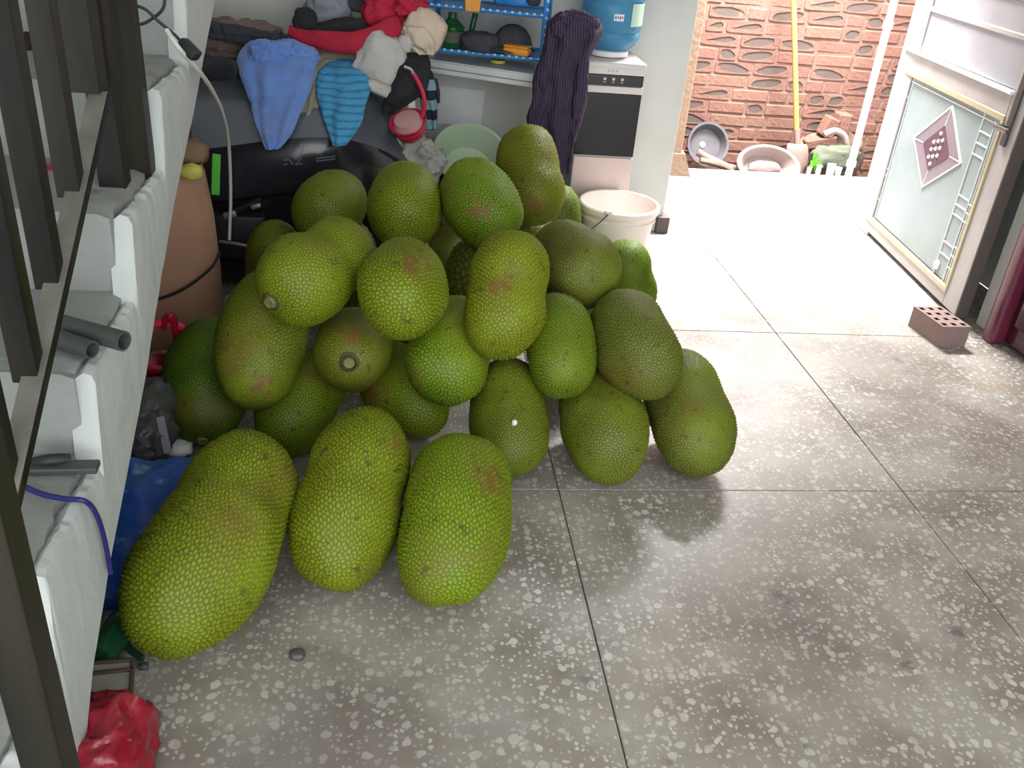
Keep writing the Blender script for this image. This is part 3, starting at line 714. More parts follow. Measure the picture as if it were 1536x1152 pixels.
# clothes heaped on it
o = drape('blue_cloth', [(374, 470, 60, 3.68, 0.05), (358, 478, 82, 3.60, 0.09), (360, 472, 108, 3.50, 0.08), (370, 464, 140, 3.40, 0.06), (380, 450, 172, 3.29, 0.05), (388, 438, 200, 3.18, 0.045), (399, 421, 222, 3.115, 0.025)], M_cloth_blue, seed=3, folds=4)
lump('bunched_fold', at_y(405, 84, 3.53), (0.075, 0.05, 0.05), M_cloth_blue, seed=101, ridged=True, sub=5, freq=7, parent=o, flat=False)
lump('bunched_fold', at_y(448, 78, 3.56), (0.07, 0.045, 0.032), M_cloth_blue, seed=102, ridged=True, sub=5, freq=7, parent=o, flat=False, rot=Matrix.Rotation(0.3, 3, 'Y'))
tag(o, 'crumpled cornflower blue cloth hanging over the front of the black machine', 'cloth')
o = drape('khaki_cloth', [(440, 580, 62, 3.74, 0.05), (450, 580, 80, 3.68, 0.055), (446, 540, 100, 3.60, 0.045), (444, 486, 130, 3.49, 0.03), (440, 478, 160, 3.38, 0.022), (438, 468, 186, 3.29, 0.016)], M_khaki, seed=5, folds=3)
tag(o, 'khaki cloth hanging between the blue cloth and the teal striped cloth', 'cloth')
o = drape('teal_cloth', [(500, 545, 88, 3.62, 0.03), (478, 552, 105, 3.55, 0.05), (474, 556, 132, 3.46, 0.05), (480, 548, 160, 3.36, 0.045), (488, 542, 186, 3.27, 0.04), (499, 520, 217, 3.16, 0.02)], M_cloth_teal, seed=8, folds=3, wr=0.010)
tag(o, 'teal striped cloth hanging in a point over the black machine', 'cloth')
o = lump('brown_rag', at_y(345, 60, 3.76), (0.19, 0.07, 0.075), M_brownrag, seed=9, ridged=True, sub=5, freq=7)
#, [(300, 396, 36, 3.84, 0.03), (292, 420, 52, 3.78, 0.05), (292, 420, 72, 3.72, 0.05), (296, 390, 90, 3.70, 0.03)], M_brownrag, seed=9, folds=2)
tag(o, 'brown rag heaped at the left end of the clothes by the wall', 'rag')
o = lump('dark_blouse', at_y(372, 56, 3.70), (0.17, 0.05, 0.034), M_charcoal, seed=14, ridged=True, sub=5, freq=7, rot=Matrix.Rotation(0.12, 3, 'Y'))
#, [(310, 430, 44, 3.74, 0.02), (310, 450, 56, 3.68, 0.04), (316, 440, 68, 3.66, 0.035)], M_charcoal, seed=14, folds=2)
tag(o, 'charcoal cloth lying across the brown rag at left', 'cloth')
# red garment: a thick rolled swathe rising to the right
red = thing('red_garment', 'dark red garment with a black lining heaped on top of the clothes', 'garment', at_y(530, 50, 3.7))
sw = [at_y(433, 46, 3.66), at_y(455, 55, 3.62), at_y(490, 61, 3.58), at_y(530, 63, 3.56), at_y(570, 57, 3.57), at_y(604, 44, 3.62)]
rings = []
pts = catmull(sw, 10)
for i, p in enumerate(pts):
    t = i / (len(pts) - 1); r0 = 0.022 + 0.018 * t
    d = (pts[min(i + 1, len(pts) - 1)] - pts[max(i - 1, 0)]).normalized(); s = d.cross(Vector((0, -1, 0))).normalized(); u = Vector((0, -1, 0))
    rings.append([p + (s * math.cos(a) * (1 + 0.5 * t) + u * math.sin(a)) * r0 * (1 + 0.22 * noise.noise((p + s * math.cos(a) * 0.05 + u * math.sin(a) * 0.04) * 14)) for a in [k * PI / 16 for k in range(32)]])
MB().loft(rings).build('sleeve', M_red, red, smooth=True, angle=80)
lump('bundle', at_y(580, 26, 3.68), (0.085, 0.06, 0.085), M_red, seed=31, rough=0.3, ridged=True, parent=red)
lump('collar', at_y(618, 12, 3.62), (0.058, 0.04, 0.035), M_red, seed=33, rough=0.35, ridged=True, parent=red)
lump('lining', at_y(505, 44, 3.67), (0.12, 0.05, 0.035), M_darkcloth, seed=32, parent=red, rot=Matrix.Rotation(-0.2, 3, 'Y'))
lump('lining', at_y(458, 32, 3.66), (0.045, 0.04, 0.045), M_darkcloth, seed=36, parent=red)
lump('grey_towel', at_y(492, 14, 3.78), (0.085, 0.06, 0.075), M_greyrag, 'grey and navy towel at the top of the clothes heap, photo edge', 'towel', seed=41, ridged=True)
lump('navy_bundle', at_y(540, -6, 3.80), (0.10, 0.06, 0.07), M_charcoal, 'dark navy bundle behind the red garment at photo edge', 'bundle', seed=42, ridged=True)
# beige sun hat
hat = thing('beige_hat', 'beige cotton hat hanging beside the red garment', 'hat', at_y(632, 50, 3.6))
lump('crown', at_y(636, 48, 3.60), (0.078, 0.06, 0.082), M_beige, seed=51, rough=0.14, parent=hat, rot=Matrix.Rotation(0.35, 3, 'Y'), flat=False)
o = drape('brim', [(604, 640, 40, 3.56, 0.03), (612, 652, 62, 3.55, 0.03), (628, 650, 82, 3.55, 0.02)], M_beige, seed=52, folds=2, parent=hat)
cap = thing('stained_cap', 'stained off white cap with a curved brim below the red garment', 'cap', at_y(575, 100, 3.5))
lump('crown', at_y(572, 92, 3.54), (0.092, 0.05, 0.098), M_offwhite, seed=53, rough=0.2, ridged=False, parent=cap, rot=Matrix.Rotation(0.3, 3, 'Y'), flat=False)
lump('brim', at_y(574, 134, 3.49), (0.072, 0.04, 0.024), M_offwhite, seed=55, rough=0.15, parent=cap, rot=Matrix.Rotation(0.35, 3, 'Y'), flat=False)
lump('knot', at_y(608, 66, 3.55), (0.028, 0.03, 0.035), M_offwhite, seed=54, parent=cap, sub=3)
# black cloth bag, striped sleeve and red dipper to its right
o = drape('black_bag', [(600, 640, 78, 3.60, 0.03), (598, 646, 96, 3.54, 0.05), (592, 644, 118, 3.50, 0.05), (580, 636, 140, 3.48, 0.045), (572, 606, 160, 3.47, 0.03), (574, 590, 172, 3.46, 0.02)], M_darkcloth, seed=61, folds=3)
tag(o, 'black cloth bag bunched between the off white cap and red dipper', 'bag')
o = drape('striped_sleeve', [(634, 648, 106, 3.60, 0.02), (628, 654, 128, 3.58, 0.03), (630, 655, 150, 3.57, 0.03), (634, 656, 172, 3.56, 0.028), (636, 656, 194, 3.55, 0.02)], M_cloth_check, seed=62, folds=2, wr=0.006)
tag(o, 'teal and navy striped sleeve hanging behind the red dipper', 'sleeve')
o = drape('dark_sock', [(648, 656, 118, 3.66, 0.015), (650, 660, 138, 3.66, 0.022), (652, 660, 154, 3.66, 0.015)], M_charcoal, seed=63, folds=2, wr=0.004)
tag(o, 'small dark sock hanging against the wall right of the striped sleeve', 'sock')
dip = thing('red_dipper', 'glossy red plastic dipper with a curved handle among the hanging clothes', 'dipper', at_y(612, 185, 3.42))
ax = Vector((-0.25, -0.45, 0.85)).normalized(); c0 = at_y(618, 204, 3.44)
MB().lathe([(0, 0.0), (0.036, 0.0), (0.052, 0.012), (0.060, 0.045), (0.058, 0.052), (0.052, 0.047), (0.044, 0.016), (0.0, 0.010)], c0, ax, n=36).build('bowl', M_redplastic, dip, smooth=True)
MB().lathe([(0.056, 0.052), (0.072, 0.068), (0.070, 0.072), (0.052, 0.060)], c0, ax, n=36).build('rim', M_redplastic, dip, smooth=True)
MB().lathe([(0, 0.058), (0.054, 0.058), (0.056, 0.062), (0.048, 0.085), (0, 0.088)], c0, ax, n=32).build('clear_lid', M_pinkclear, dip, smooth=True)
MB().tube([at_y(x, y, 3.40) for x, y in ((632, 176), (637, 160), (635, 142), (628, 124), (620, 110))], 0.008, smooth_n=6).build('handle', M_redplastic, dip, smooth=True)
MB().tube([at_y(x, y, 3.40) for x, y in ((620, 111), (616, 104), (606, 100))], 0.006, smooth_n=4).build('handle_end', M_silver, dip, smooth=True)
tag(MB().box(at_y(617, 152, 3.50), (0.028, 0.012, 0.055), Matrix.Rotation(-0.1, 3, 'Y'), bevel=0.004).build('white_box', M_white), 'small white packet tucked between the red dipper and black bag', 'packet')
# pale wrapped bundle and grey cap below the dipper
lump('pale_bundle', at_y(632, 238, 3.50), (0.085, 0.06, 0.075), M_palebag, 'crumpled pale grey wrapped bundle between machine and green basin', 'bundle', seed=71, rough=0.35, freq=4.5, ridged=True, sub=5, rot=Matrix.Rotation(0.5, 3, 'Y'))
gc = thing('grey_tube_cap', 'small grey cup with a white rim beside the pale bundle', 'cup', at_y(593, 216, 3.5))
gx = Vector((0.85, -0.35, 0.25)).normalized(); g0 = at_y(583, 213, 3.52)
MB().lathe([(0, 0), (0.026, 0), (0.030, 0.055), (0, 0.055)], g0, gx, n=24).build('cup_body', M_basin, gc, smooth=True)
MB().lathe([(0.022, 0.052), (0.034, 0.052), (0.034, 0.066), (0.022, 0.066), (0.022, 0.052)], g0, gx, n=24).build('rim', M_white, gc, smooth=True)
# carton under the green basin
cb = thing('brown_carton', 'brown cardboard carton standing under the pale green basin', 'carton', (0.22, 3.70, 0))
MB().box((0.32, 3.70, 0.165), (0.28, 0.30, 0.33), bevel=0.006).build('carton_body', M_cardboard, cb)
MB().box((0.22, 3.51, 0.315), (0.08, 0.10, 0.006), Matrix.Rotation(-0.5, 3, 'X')).build('flap', M_cardboard, cb)
# pale green basin tipped towards the room
gb = thing('green_basin', 'pale green plastic basin tilted upright in front of the back wall', 'basin', at_y(703, 225, 3.6))
ax = Vector((0.02, -0.62, 0.78)).normalized(); cc = at_y(705, 232, 3.62) - ax * 0.0
MB().lathe([(0.0, -0.105), (0.095, -0.105), (0.105, -0.095), (0.138, 0.0), (0.150, 0.004), (0.150, 0.010), (0.136, 0.012), (0.132, 0.004), (0.100, -0.090), (0.085, -0.097), (0.0, -0.098)], cc, ax, n=56).build('basin_body', M_greenbowl, gb, smooth=True)
MB().lathe([(0.060, -0.0975), (0.064, -0.0955), (0.068, -0.0975)], cc, ax, n=40).build('base_ring', M_greenbowl, gb, smooth=True)

# ------------------------------------------------------------------ counter ledge, rack and the things on it
ca, cbp = at_z(560, 84, 0.745), at_z(812, 121, 0.745)
du = (cbp - ca); du.z = 0; Lc = du.length; du.normalize(); ang = math.atan2(du.y, du.x); Rz = Matrix.Rotation(ang, 3, 'Z')
def cpt(u, v, z): return Vector((ca.x, ca.y, 0)) + du * u + Rz @ Vector((0, v, 0)) + Vector((0, 0, z))
led = thing('counter_ledge', 'white counter ledge with a double lip along the back wall', 'counter', cpt(Lc / 2, 0.1, 0.73))
MB().box(cpt(Lc / 2, 0.20, 0.755), (Lc, 0.40, 0.02), Rz, bevel=0.003).build('top', M_counter, led)
MB().box(cpt(Lc / 2, 0.0, 0.748), (Lc, 0.016, 0.026), Rz, bevel=0.005).build('upper_lip', M_counter, led)
MB().box(cpt(Lc / 2, 0.008, 0.722), (Lc, 0.014, 0.020), Rz, bevel=0.005).build('lower_lip', M_counter, led)
MB().box(cpt(Lc / 2, 0.25, 0.735), (Lc, 0.03, 0.02), Rz).build('batten', M_counter, led)
tag(MB().box(at_y(687, 160, 4.055), (0.22, 0.002, 0.16), Matrix.Rotation(0.05, 3, 'Y')).build('paper_sheet', M_paper), 'white paper sheet stuck on the wall under the counter ledge', 'paper')
rk = thing('blue_rack', 'blue plastic rack with beaded shelf edges standing on the white counter', 'rack', cpt(Lc - 0.3, 0.1, 0.765))
lowL, lowR = at_y(640, 67, 3.756), at_y(812, 90, 3.66)
dr_ = (lowR - lowL); back_v = Vector((0.05, 0.24, 0.0))
zb = 0.772
A0, A1 = Vector((lowL.x, lowL.y, zb + 0.045)), Vector((lowR.x, lowR.y, zb + 0.045))
topz = 0.205
for k, zz in enumerate((zb + 0.045, zb + topz, zb + topz * 1.95)):
    a, b = Vector((A0.x, A0.y, zz)), Vector((A1.x, A1.y, zz))
    MB().tube([a, b], 0.008).build('shelf_bar', M_rack, rk, smooth=True)
    MB().tube([a + back_v, b + back_v], 0.007).build('shelf_bar', M_rack, rk, smooth=True)
    MB().tube([b, b + back_v], 0.007).build('side_bar', M_rack, rk, smooth=True)
    MB().tube([a, a + back_v], 0.007).build('side_bar', M_rack, rk, smooth=True)
    MB().box((a + b) / 2 + back_v / 2 - Vector((0, 0, 0.004)), ((b - a).length, back_v.length - 0.01, 0.004), Matrix.Rotation(math.atan2(dr_.y, dr_.x), 3, 'Z')).build('shelf_sheet', M_rack, rk)
    nb_ = int((b - a).length / 0.027)
    for q_ in range(nb_):
        p = a.lerp(b, (q_ + 0.5) / nb_) + Vector((0, -0.006, 0.004))
        if k < 2: MB().box(p, (0.012, 0.007, 0.010), Matrix.Rotation(math.atan2(dr_.y, dr_.x), 3, 'Z'), bevel=0.003, seg=1).build('bead', M_bead, rk)
for p in (A1, A1 + back_v, A0, A0 + back_v):
    MB().tube([Vector((p.x, p.y, zb - 0.004)), Vector((p.x, p.y, zb + topz * 2.0))], 0.010).build('upright', M_rack, rk, smooth=True)
for q_ in range(12):
    MB().box((A1.x + 0.004, A1.y - 0.009, zb + 0.02 + q_ * 0.03), (0.010, 0.006, 0.012), bevel=0.003, seg=1).build('bead', M_bead, rk)
def hatdome(name, c, r, label, brim=True, sz=1.0):
    h = thing(name, label, 'hat', c)
    MB().lathe([(0, r * 0.92 * sz), (r * 0.3, r * 0.90 * sz), (r * 0.62, r * 0.75 * sz), (r * 0.85, r * 0.48 * sz), (r * 0.98, r * 0.15 * sz), (r, 0), (r * 0.94, 0.0), (r * 0.8, r * 0.4 * sz), (0, r * 0.82 * sz)], c, n=36, wob=0.02).build('crown', M_charcoal, h, smooth=True)
    if brim: MB().lathe([(r * 0.95, 0.0), (r * 1.28, -0.008), (r * 1.28, -0.004), (r * 0.95, 0.006)], Vector(c) + Vector((-0.02, -0.03, 0.006)), n=36, wob=0.04).build('brim', M_charcoal, h, smooth=True)
    return h
cz = zb + 0.053
c = at_y(768, 70, 3.80); hatdome('black_hat', Vector((c.x, c.y, cz + 0.01)), 0.083, 'round black hat on the blue rack behind an orange box', sz=1.15)
c = at_y(722, 72, 3.77)
lump('black_hat', Vector((c.x - 0.01, c.y - 0.02, cz + 0.028)), (0.075, 0.06, 0.042), M_charcoal, 'flattened charcoal hat left of the round black hat on the rack', 'hat', seed=81, rough=0.22, sub=4)
c = at_y(776, 74, 3.69)
sb = thing('orange_soapbox', 'orange plastic box lying on the lower shelf of the blue rack', 'box', Vector((c.x, c.y, cz)))
MB().box(Vector((c.x, c.y, cz + 0.016)), (0.105, 0.06, 0.03), Rz, bevel=0.012, seg=3).build('box_body', M_orange, sb, smooth=True)
MB().box(Vector((c.x, c.y, cz + 0.034)), (0.100, 0.055, 0.008), Rz, bevel=0.004, seg=2).build('lid', M_orange, sb, smooth=True)
oc = thing('orange_cup', 'orange square cup hanging from the upper shelf of the blue rack', 'cup', at_y(708, 5, 3.68))
cc = at_y(708, 16, 3.68)
MB().loft([[cc + Vector((sx * w, sy * w, z)) for sx, sy in ((-1, -1), (1, -1), (1, 1), (-1, 1))] for w, z in ((0.024, 0), (0.026, 0.002), (0.036, 0.11), (0.033, 0.11), (0.023, 0.006))]).build('cup_body', M_orange, oc)
MB().tube([cc + Vector((-0.03, 0, 0.10)), cc + Vector((-0.03, 0.03, 0.135)), cc + Vector((-0.03, 0.05, 0.10))], 0.004, smooth_n=5).build('hook', M_orange, oc, smooth=True)
c = at_y(677, 62, 3.80)
gb2 = thing('green_bottle', 'dark green glass bottle on the left end of the blue rack', 'bottle', Vector((c.x, c.y, cz)))
MB().lathe([(0, 0), (0.045, 0), (0.05, 0.01), (0.05, 0.075), (0.018, 0.105), (0.017, 0.125), (0, 0.125)], Vector((c.x, c.y, cz)), n=32).build('bottle_body', M_greenglass, gb2, smooth=True)
MB().lathe([(0.051, 0.02), (0.052, 0.02), (0.052, 0.06), (0.051, 0.06)], Vector((c.x, c.y, cz)), n=32).build('bottle_label', M_sack, gb2, smooth=True)
c = at_y(704, 60, 3.86)
lay('green_sheaf', [Vector((c.x, c.y, cz)), Vector((c.x + 0.008, c.y, cz + 0.06)), Vector((c.x + 0.02, c.y + 0.01, cz + 0.12))], 0.012, M_greenglass, 'slender green glass rod leaning behind the green bottle', 'rod')
lump('blue_bag', at_y(775, -4, 3.74), (0.09, 0.06, 0.035), M_rack, 'blue bag on the upper shelf of the rack at photo edge', 'bag', seed=83, sub=3)
lump('dark_bundle', at_y(800, -2, 3.70), (0.03, 0.04, 0.03), M_charcoal, 'dark bundle at the right end of the upper rack shelf', 'bundle', seed=84, sub=3)
c = cpt(0.0, 0, 0); c = at_z(747, 94, 0.768)
tr_ = thing('tape_roll', 'small yellow tape roll lying on the counter edge under the rack', 'tape', c)
MB().lathe([(0.020, 0), (0.030, 0), (0.031, 0.012), (0.020, 0.012), (0.020, 0)], c, n=28).build('tape_body', M_yellow, tr_, smooth=True)
MB().lathe([(0.017, 0.0), (0.0205, 0), (0.0205, 0.011), (0.017, 0.011), (0.017, 0)], c, n=28).build('core', M_cardboard, tr_, smooth=True)
# purple knit shirt hung over the rack corner
pu = thing('purple_shirt', 'dark purple striped knit shirt hung over the rack corner beside the dispenser', 'shirt', at_y(848, 130, 3.56))
drape('shirt_body', [(838, 876, 18, 3.62, 0.04), (822, 900, 32, 3.58, 0.06), (818, 902, 52, 3.55, 0.065), (812, 886, 82, 3.55, 0.055), (800, 880, 115, 3.56, 0.045), (798, 880, 150, 3.56, 0.04), (790, 872, 182, 3.56, 0.04), (808, 862, 215, 3.57, 0.035), (826, 856, 260, 3.57, 0.025)], M_cloth_purple, seed=91, folds=4, amp=0.45, wr=0.009, parent=pu, nu=90, nv=70)
lump('bunched_top', at_y(862, 44, 3.535), (0.085, 0.05, 0.06), M_cloth_purple, seed=103, ridged=True, sub=5, freq=7, parent=pu, flat=False)
drape('sleeve', [(866, 884, 92, 3.53, 0.02), (862, 882, 120, 3.52, 0.025), (858, 880, 150, 3.52, 0.025), (856, 872, 178, 3.53, 0.018)], M_cloth_purple, seed=92, folds=2, wr=0.006, parent=pu)

# ------------------------------------------------------------------ water dispenser
DX0, DX1, DY0, DY1, DZ = 0.730, 0.987, 3.735, 4.05, 0.816
dx, dw = (DX0 + DX1) / 2, DX1 - DX0
wd = thing('water_dispenser', 'cream and black water dispenser against the back wall beside the doorway', 'dispenser', (dx, 3.88, 0))
MB().box((dx, 3.898, 0.40), (dw, 0.306, 0.79), bevel=0.006).build('body', M_disp, wd)
MB().box((dx, 3.892, DZ - 0.016), (dw + 0.008, 0.318, 0.032), bevel=0.010, seg=3).build('top_cover', M_disp, wd, smooth=True)
MB().box((dx, 3.740, 0.745), (dw - 0.006, 0.012, 0.042), bevel=0.002).build('control_strip', M_disp_black, wd)
MB().box((dx, 3.740, 0.780), (dw, 0.014, 0.026), bevel=0.003).build('upper_band', M_disp, wd)
MB().box((dx, 3.740, 0.708), (dw, 0.014, 0.028), bevel=0.003).build('lower_band', M_disp, wd)
dd = MB().box((dx, 3.742, 0.565), (dw - 0.002, 0.012, 0.256), bevel=0.002).build('cabinet_door', M_disp_black, wd)
MB().box((dx, 3.740, 0.218), (dw - 0.002, 0.014, 0.425), bevel=0.003).build('base_panel', M_disp_low, wd)
for k in range(3):
    cx_ = dx - 0.035 + k * 0.036
    MB().lathe([(0, 0), (0.006, 0), (0.006, 0.002), (0, 0.002)], (cx_, 3.7335, 0.750), (0, -1, 0), n=12).build('icon', M_mark, wd)
    MB().box((cx_, 3.7335, 0.738), (0.010, 0.001, 0.003)).build('icon_caption', M_mark, wd)
    MB().box((dx - 0.022 + k * 0.016, 3.7325, 0.782), (0.010, 0.001, 0.006)).build('printed_mark', M_silver, wd)
wbt = thing('water_bottle', 'large blue water bottle upside down on the dispenser', 'bottle', (dx - 0.005, 3.89, DZ))
wc = (dx - 0.004, 3.89, DZ + 0.0)
MB().lathe([(0, 0.0), (0.070, 0.0), (0.085, 0.006), (0.086, 0.024), (0.08, 0.028), (0, 0.028)], wc, n=40).build('collar', M_white, wbt, smooth=True)
MB().lathe([(0, 0.02), (0.075, 0.024), (0.105, 0.050), (0.122, 0.075), (0.124, 0.095), (0.118, 0.105), (0.124, 0.115), (0.126, 0.20), (0.121, 0.212), (0.126, 0.225), (0.126, 0.36), (0.11, 0.40), (0, 0.40)], wc, n=48).build('bottle_body', M_bottle, wbt, smooth=True)
def arc_patch(c, r, a0, a1, z0, z1, n=14):
    rings = []
    for k in range(n + 1):
        a = a0 + (a1 - a0) * k / n
        rings.append([Vector(c) + Vector((rr * math.cos(a), rr * math.sin(a), z)) for rr, z in ((r, z0), (r + 0.001, z0), (r + 0.001, z1), (r, z1))])
    return MB().loft(rings)
arc_patch(wc, 0.1265, math.radians(-64), math.radians(-22), 0.130, 0.215).build('green_label', M_bottle_label, wbt)
arc_patch(wc, 0.1265, math.radians(-98), math.radians(-80), 0.150, 0.176).build('white_label', M_paper, wbt)
for k in range(4):
    arc_patch(wc, 0.1276, math.radians(-96 + k * 4.0), math.radians(-94 + k * 4.0), 0.157 + 0.003 * (k % 2), 0.168, 3).build('printed_mark', M_darkprint, wbt)

# white bucket by the door
bk = thing('white_bucket', 'pinkish white plastic bucket with a wire handle in front of the dispenser', 'bucket', (1.0, 3.70, 0))
bc_ = at_y(930, 298, 3.545); bc = (bc_.x, 3.545, 0.0)
MB().lathe([(0, 0.003), (0.118, 0.0), (0.126, 0.006), (0.152, 0.270), (0.162, 0.270), (0.168, 0.278), (0.168, 0.298), (0.162, 0.304), (0.154, 0.302), (0.149, 0.288), (0.121, 0.014), (0, 0.010)], bc, n=64).build('bucket_body', M_sun, bk, smooth=True)
MB().lathe([(0.147, 0.242), (0.155, 0.242), (0.155, 0.249), (0.147, 0.249), (0.147, 0.242)], bc, n=64).build('rib', M_sun, bk, smooth=True)
e0 = at_y(912, 322, 3.385); e1 = at_y(878, 348, 3.36)
MB().tube([e0, e0.lerp(e1, 0.5) + Vector((0, -0.012, 0)), e1, e1 + Vector((-0.07, 0.06, -0.02)), (bc[0] - 0.158, bc[1], 0.262)], 0.0028, smooth_n=5).build('wire_handle', M_handle, bk, smooth=True)
MB().box(e0 + Vector((0.004, 0.012, 0.006)), (0.03, 0.02, 0.014), bevel=0.004).build('handle_ear', M_sun, bk, smooth=True)

# ------------------------------------------------------------------ open door leaf
DA = np.array([2.355, 4.20]); DANG = math.radians(-95.5)
dd2 = Vector((math.cos(DANG), math.sin(DANG), 0)); dn = Vector((-dd2.y, dd2.x, 0))   # dn points away from the room
if dn.x < 0: dn = -dn
DRot = Matrix(((dd2.x, dn.x, 0), (dd2.y, dn.y, 0), (0, 0, 1)))
def dpt(u, w, z): return Vector((DA[0], DA[1], 0)) + dd2 * u + dn * w + Vector((0, 0, z))
door = structure('door_1', dpt(0, 0, 0)); door['label'] = 'open pale metal door leaf with a decorated glass pane'
def dbox(name, u0, u1, z0, z1, w0, w1, m, parent=None, bevel=0.003):
    return MB().box(dpt((u0 + u1) / 2, (w0 + w1) / 2, (z0 + z1) / 2), (u1 - u0, w1 - w0, z1 - z0), DRot, bevel=bevel, seg=1).build(name, m, parent or door)
U0, U1, GT, GB = -0.11, 1.075, 0.775, 0.095
dbox('stile', U0, -0.04, 0.02, 2.05, 0, 0.045, M_doorframe)
dbox('stile', 0.955, U1, 0.02, 2.05, 0, 0.045, M_doorframe)
dbox('rail', -0.04, 0.955, 0.02, GB - 0.02, 0, 0.045, M_doorframe)
dbox('rail', -0.04, 0.955, GT + 0.02, 0.875, 0, 0.045, M_doorframe)
dbox('white_ledge', -0.06, 0.965, 0.872, 0.886, -0.016, 0.01, M_lead)
dbox('panel', -0.04, 0.955, 0.886, 1.18, 0.010, 0.03, M_doorpanel)
dbox('panel_ridge', -0.04, 0.955, 1.055, 1.075, 0.0, 0.03, M_doorframe)
dbox('rail', -0.04, 0.955, 1.18, 1.26, 0, 0.045, M_doorframe)
dbox('panel', -0.04, 0.955, 1.26, 1.95, 0.010, 0.03, M_doorpanel)
dbox('rail', -0.04, 0.955, 1.95, 2.05, 0, 0.045, M_doorframe)
dbox('gold_bead', -0.045, 0.96, GT - 0.002, GT + 0.022, -0.006, 0.012, M_bead_gold)
dbox('gold_bead', -0.045, 0.96, GB - 0.024, GB, -0.006, 0.012, M_bead_gold)
dbox('gold_bead', 0.938, 0.962, GB, GT, -0.006, 0.012, M_bead_gold)
dbox('gold_bead', -0.046, -0.036, GB, GT, -0.006, 0.012, M_bead_gold)
pane = dbox('glass_pane', -0.036, 0.938, GB, GT, 0.012, 0.02, M_pane)
def came(pts, w=0.007, m=M_lead, name='glass_came'):
    for (a, b) in zip(pts, pts[1:]):
        p, q_ = dpt(a[0], 0.010, a[1]), dpt(b[0], 0.010, b[1]); d = q_ - p
        MB().box((p + q_) / 2, (d.length + w * 0.6, 0.005, w), (Vector((1, 0, 0)).rotation_difference(d.normalized())).to_matrix(), bevel=0.0015, seg=1).build(name, m, pane)
dia = [(0.515, 0.735), (0.725, 0.552), (0.465, 0.37), (0.25, 0.535)]
def dplate(pts, w0, w1, m, name): return MB().loft([[dpt(u, w0, z) for u, z in pts], [dpt(u, w1, z) for u, z in pts]]).build(name, m, pane)
dplate(dia, 0.0095, 0.012, M_diamond, 'diamond_glass')
cdx, cdz = sum(p[0] for p in dia) / 4, sum(p[1] for p in dia) / 4
dplate([(cdx + (u - cdx) * 0.55, cdz + (z - cdz) * 0.55) for u, z in dia], 0.007, 0.0096, M_diamond_in, 'inner_diamond_glass')
came(dia + [dia[0]], 0.009)
for u, z in dia: came([(cdx + (u - cdx) * 0.55, cdz + (z - cdz) * 0.55), (u, z)], 0.004)
for i in range(-2, 3):
    for j in range(-1, 2):
        if abs(i) + abs(j) > 2: continue
        u, z = cdx + j * 0.036 + i * 0.004, cdz + i * 0.034 + j * 0.012
        MB().lathe([(0, 0), (0.009, 0), (0.006, 0.006), (0, 0.008)], dpt(u, 0.007, z), -dn, n=8).build('glass_stud', M_lead, pane, smooth=True)
for u, z in ((0.005, 0.742), (0.80, 0.135)):
    MB().lathe([(0, 0), (0.022, 0), (0.017, 0.008), (0, 0.012)], dpt(u, 0.010, z), -dn, n=18).build('glass_rosette', M_white, pane, smooth=True)
came([(-0.03, 0.752), (0.93, 0.752)], 0.005)
came([(0.79, GB), (0.79, GT)], 0.006); came([(0.885, GB), (0.885, GT)], 0.006); came([(0.905, GB), (0.905, GT)], 0.004)
came([(0.04, GB), (0.04, GT)], 0.005); came([(0.085, GB), (0.085, GT)], 0.004)
for z in (0.70, 0.655, 0.61, 0.44, 0.40, 0.36, 0.24, 0.19): came([(0.79, z), (0.885, z)], 0.006)
for z in (0.43, 0.395, 0.36, 0.25, 0.21, 0.16): came([(0.885, z), (0.935, z)], 0.005)
for z in (0.68, 0.34, 0.31, 0.19): came([(-0.03, z), (0.085, z)], 0.005)
hd_ = thing('door_pull', 'dark metal lever handle with a long plate on the open door', 'handle', dpt(1.02, -0.01, 0.8)); del hd_['category']; del hd_['label']
hang(hd_, door); hd_.name = 'door_handle'
MB().box(dpt(1.01, -0.006, 0.83), (0.03, 0.012, 0.27), DRot, bevel=0.003).build('handle_plate', M_handle, hd_)
MB().tube([dpt(1.015, -0.01, 0.765), dpt(1.02, -0.06, 0.765), dpt(1.06, -0.065, 0.768), dpt(1.12, -0.065, 0.77)], 0.010, smooth_n=5).build('lever', M_handle, hd_, smooth=True)
MB().box(dpt(1.082, 0.022, 1.03), (0.012, 0.05, 2.02), DRot, bevel=0.002).build('edge_strip', M_darkgap, door)
# wall stub behind the door and the maroon cabinet
MB().box((2.48, 3.06, ZC / 2), (0.28, 0.10, ZC), bevel=0.004).build('wall_stub', M_paint, kind='structure')
mc = thing('maroon_cabinet', 'tall dark maroon lacquered cabinet at the right behind the perforated brick', 'cabinet', (2.5, 2.3, 0))
MB().box((2.475, 2.20, 1.0), (0.28, 1.44, 1.96), bevel=0.006).build('cabinet_body', M_maroon, mc)
MB().box((2.318, 2.945, 1.0), (0.075, 0.07, 2.0), bevel=0.018, seg=3).build('corner_post', M_maroon_lit, mc, smooth=True)
for k in range(2):
    MB().box((2.328, 1.84 + k * 0.70, 1.02), (0.02, 0.66, 1.84), bevel=0.006).build('cabinet_door', M_maroon, mc)
    MB().tube([(2.312, 2.14 + k * 0.10, 1.0), (2.295, 2.14 + k * 0.10, 1.0), (2.295, 2.14 + k * 0.10, 1.12), (2.312, 2.14 + k * 0.10, 1.12)], 0.006).build('cabinet_handle', M_handle, mc, smooth=True)
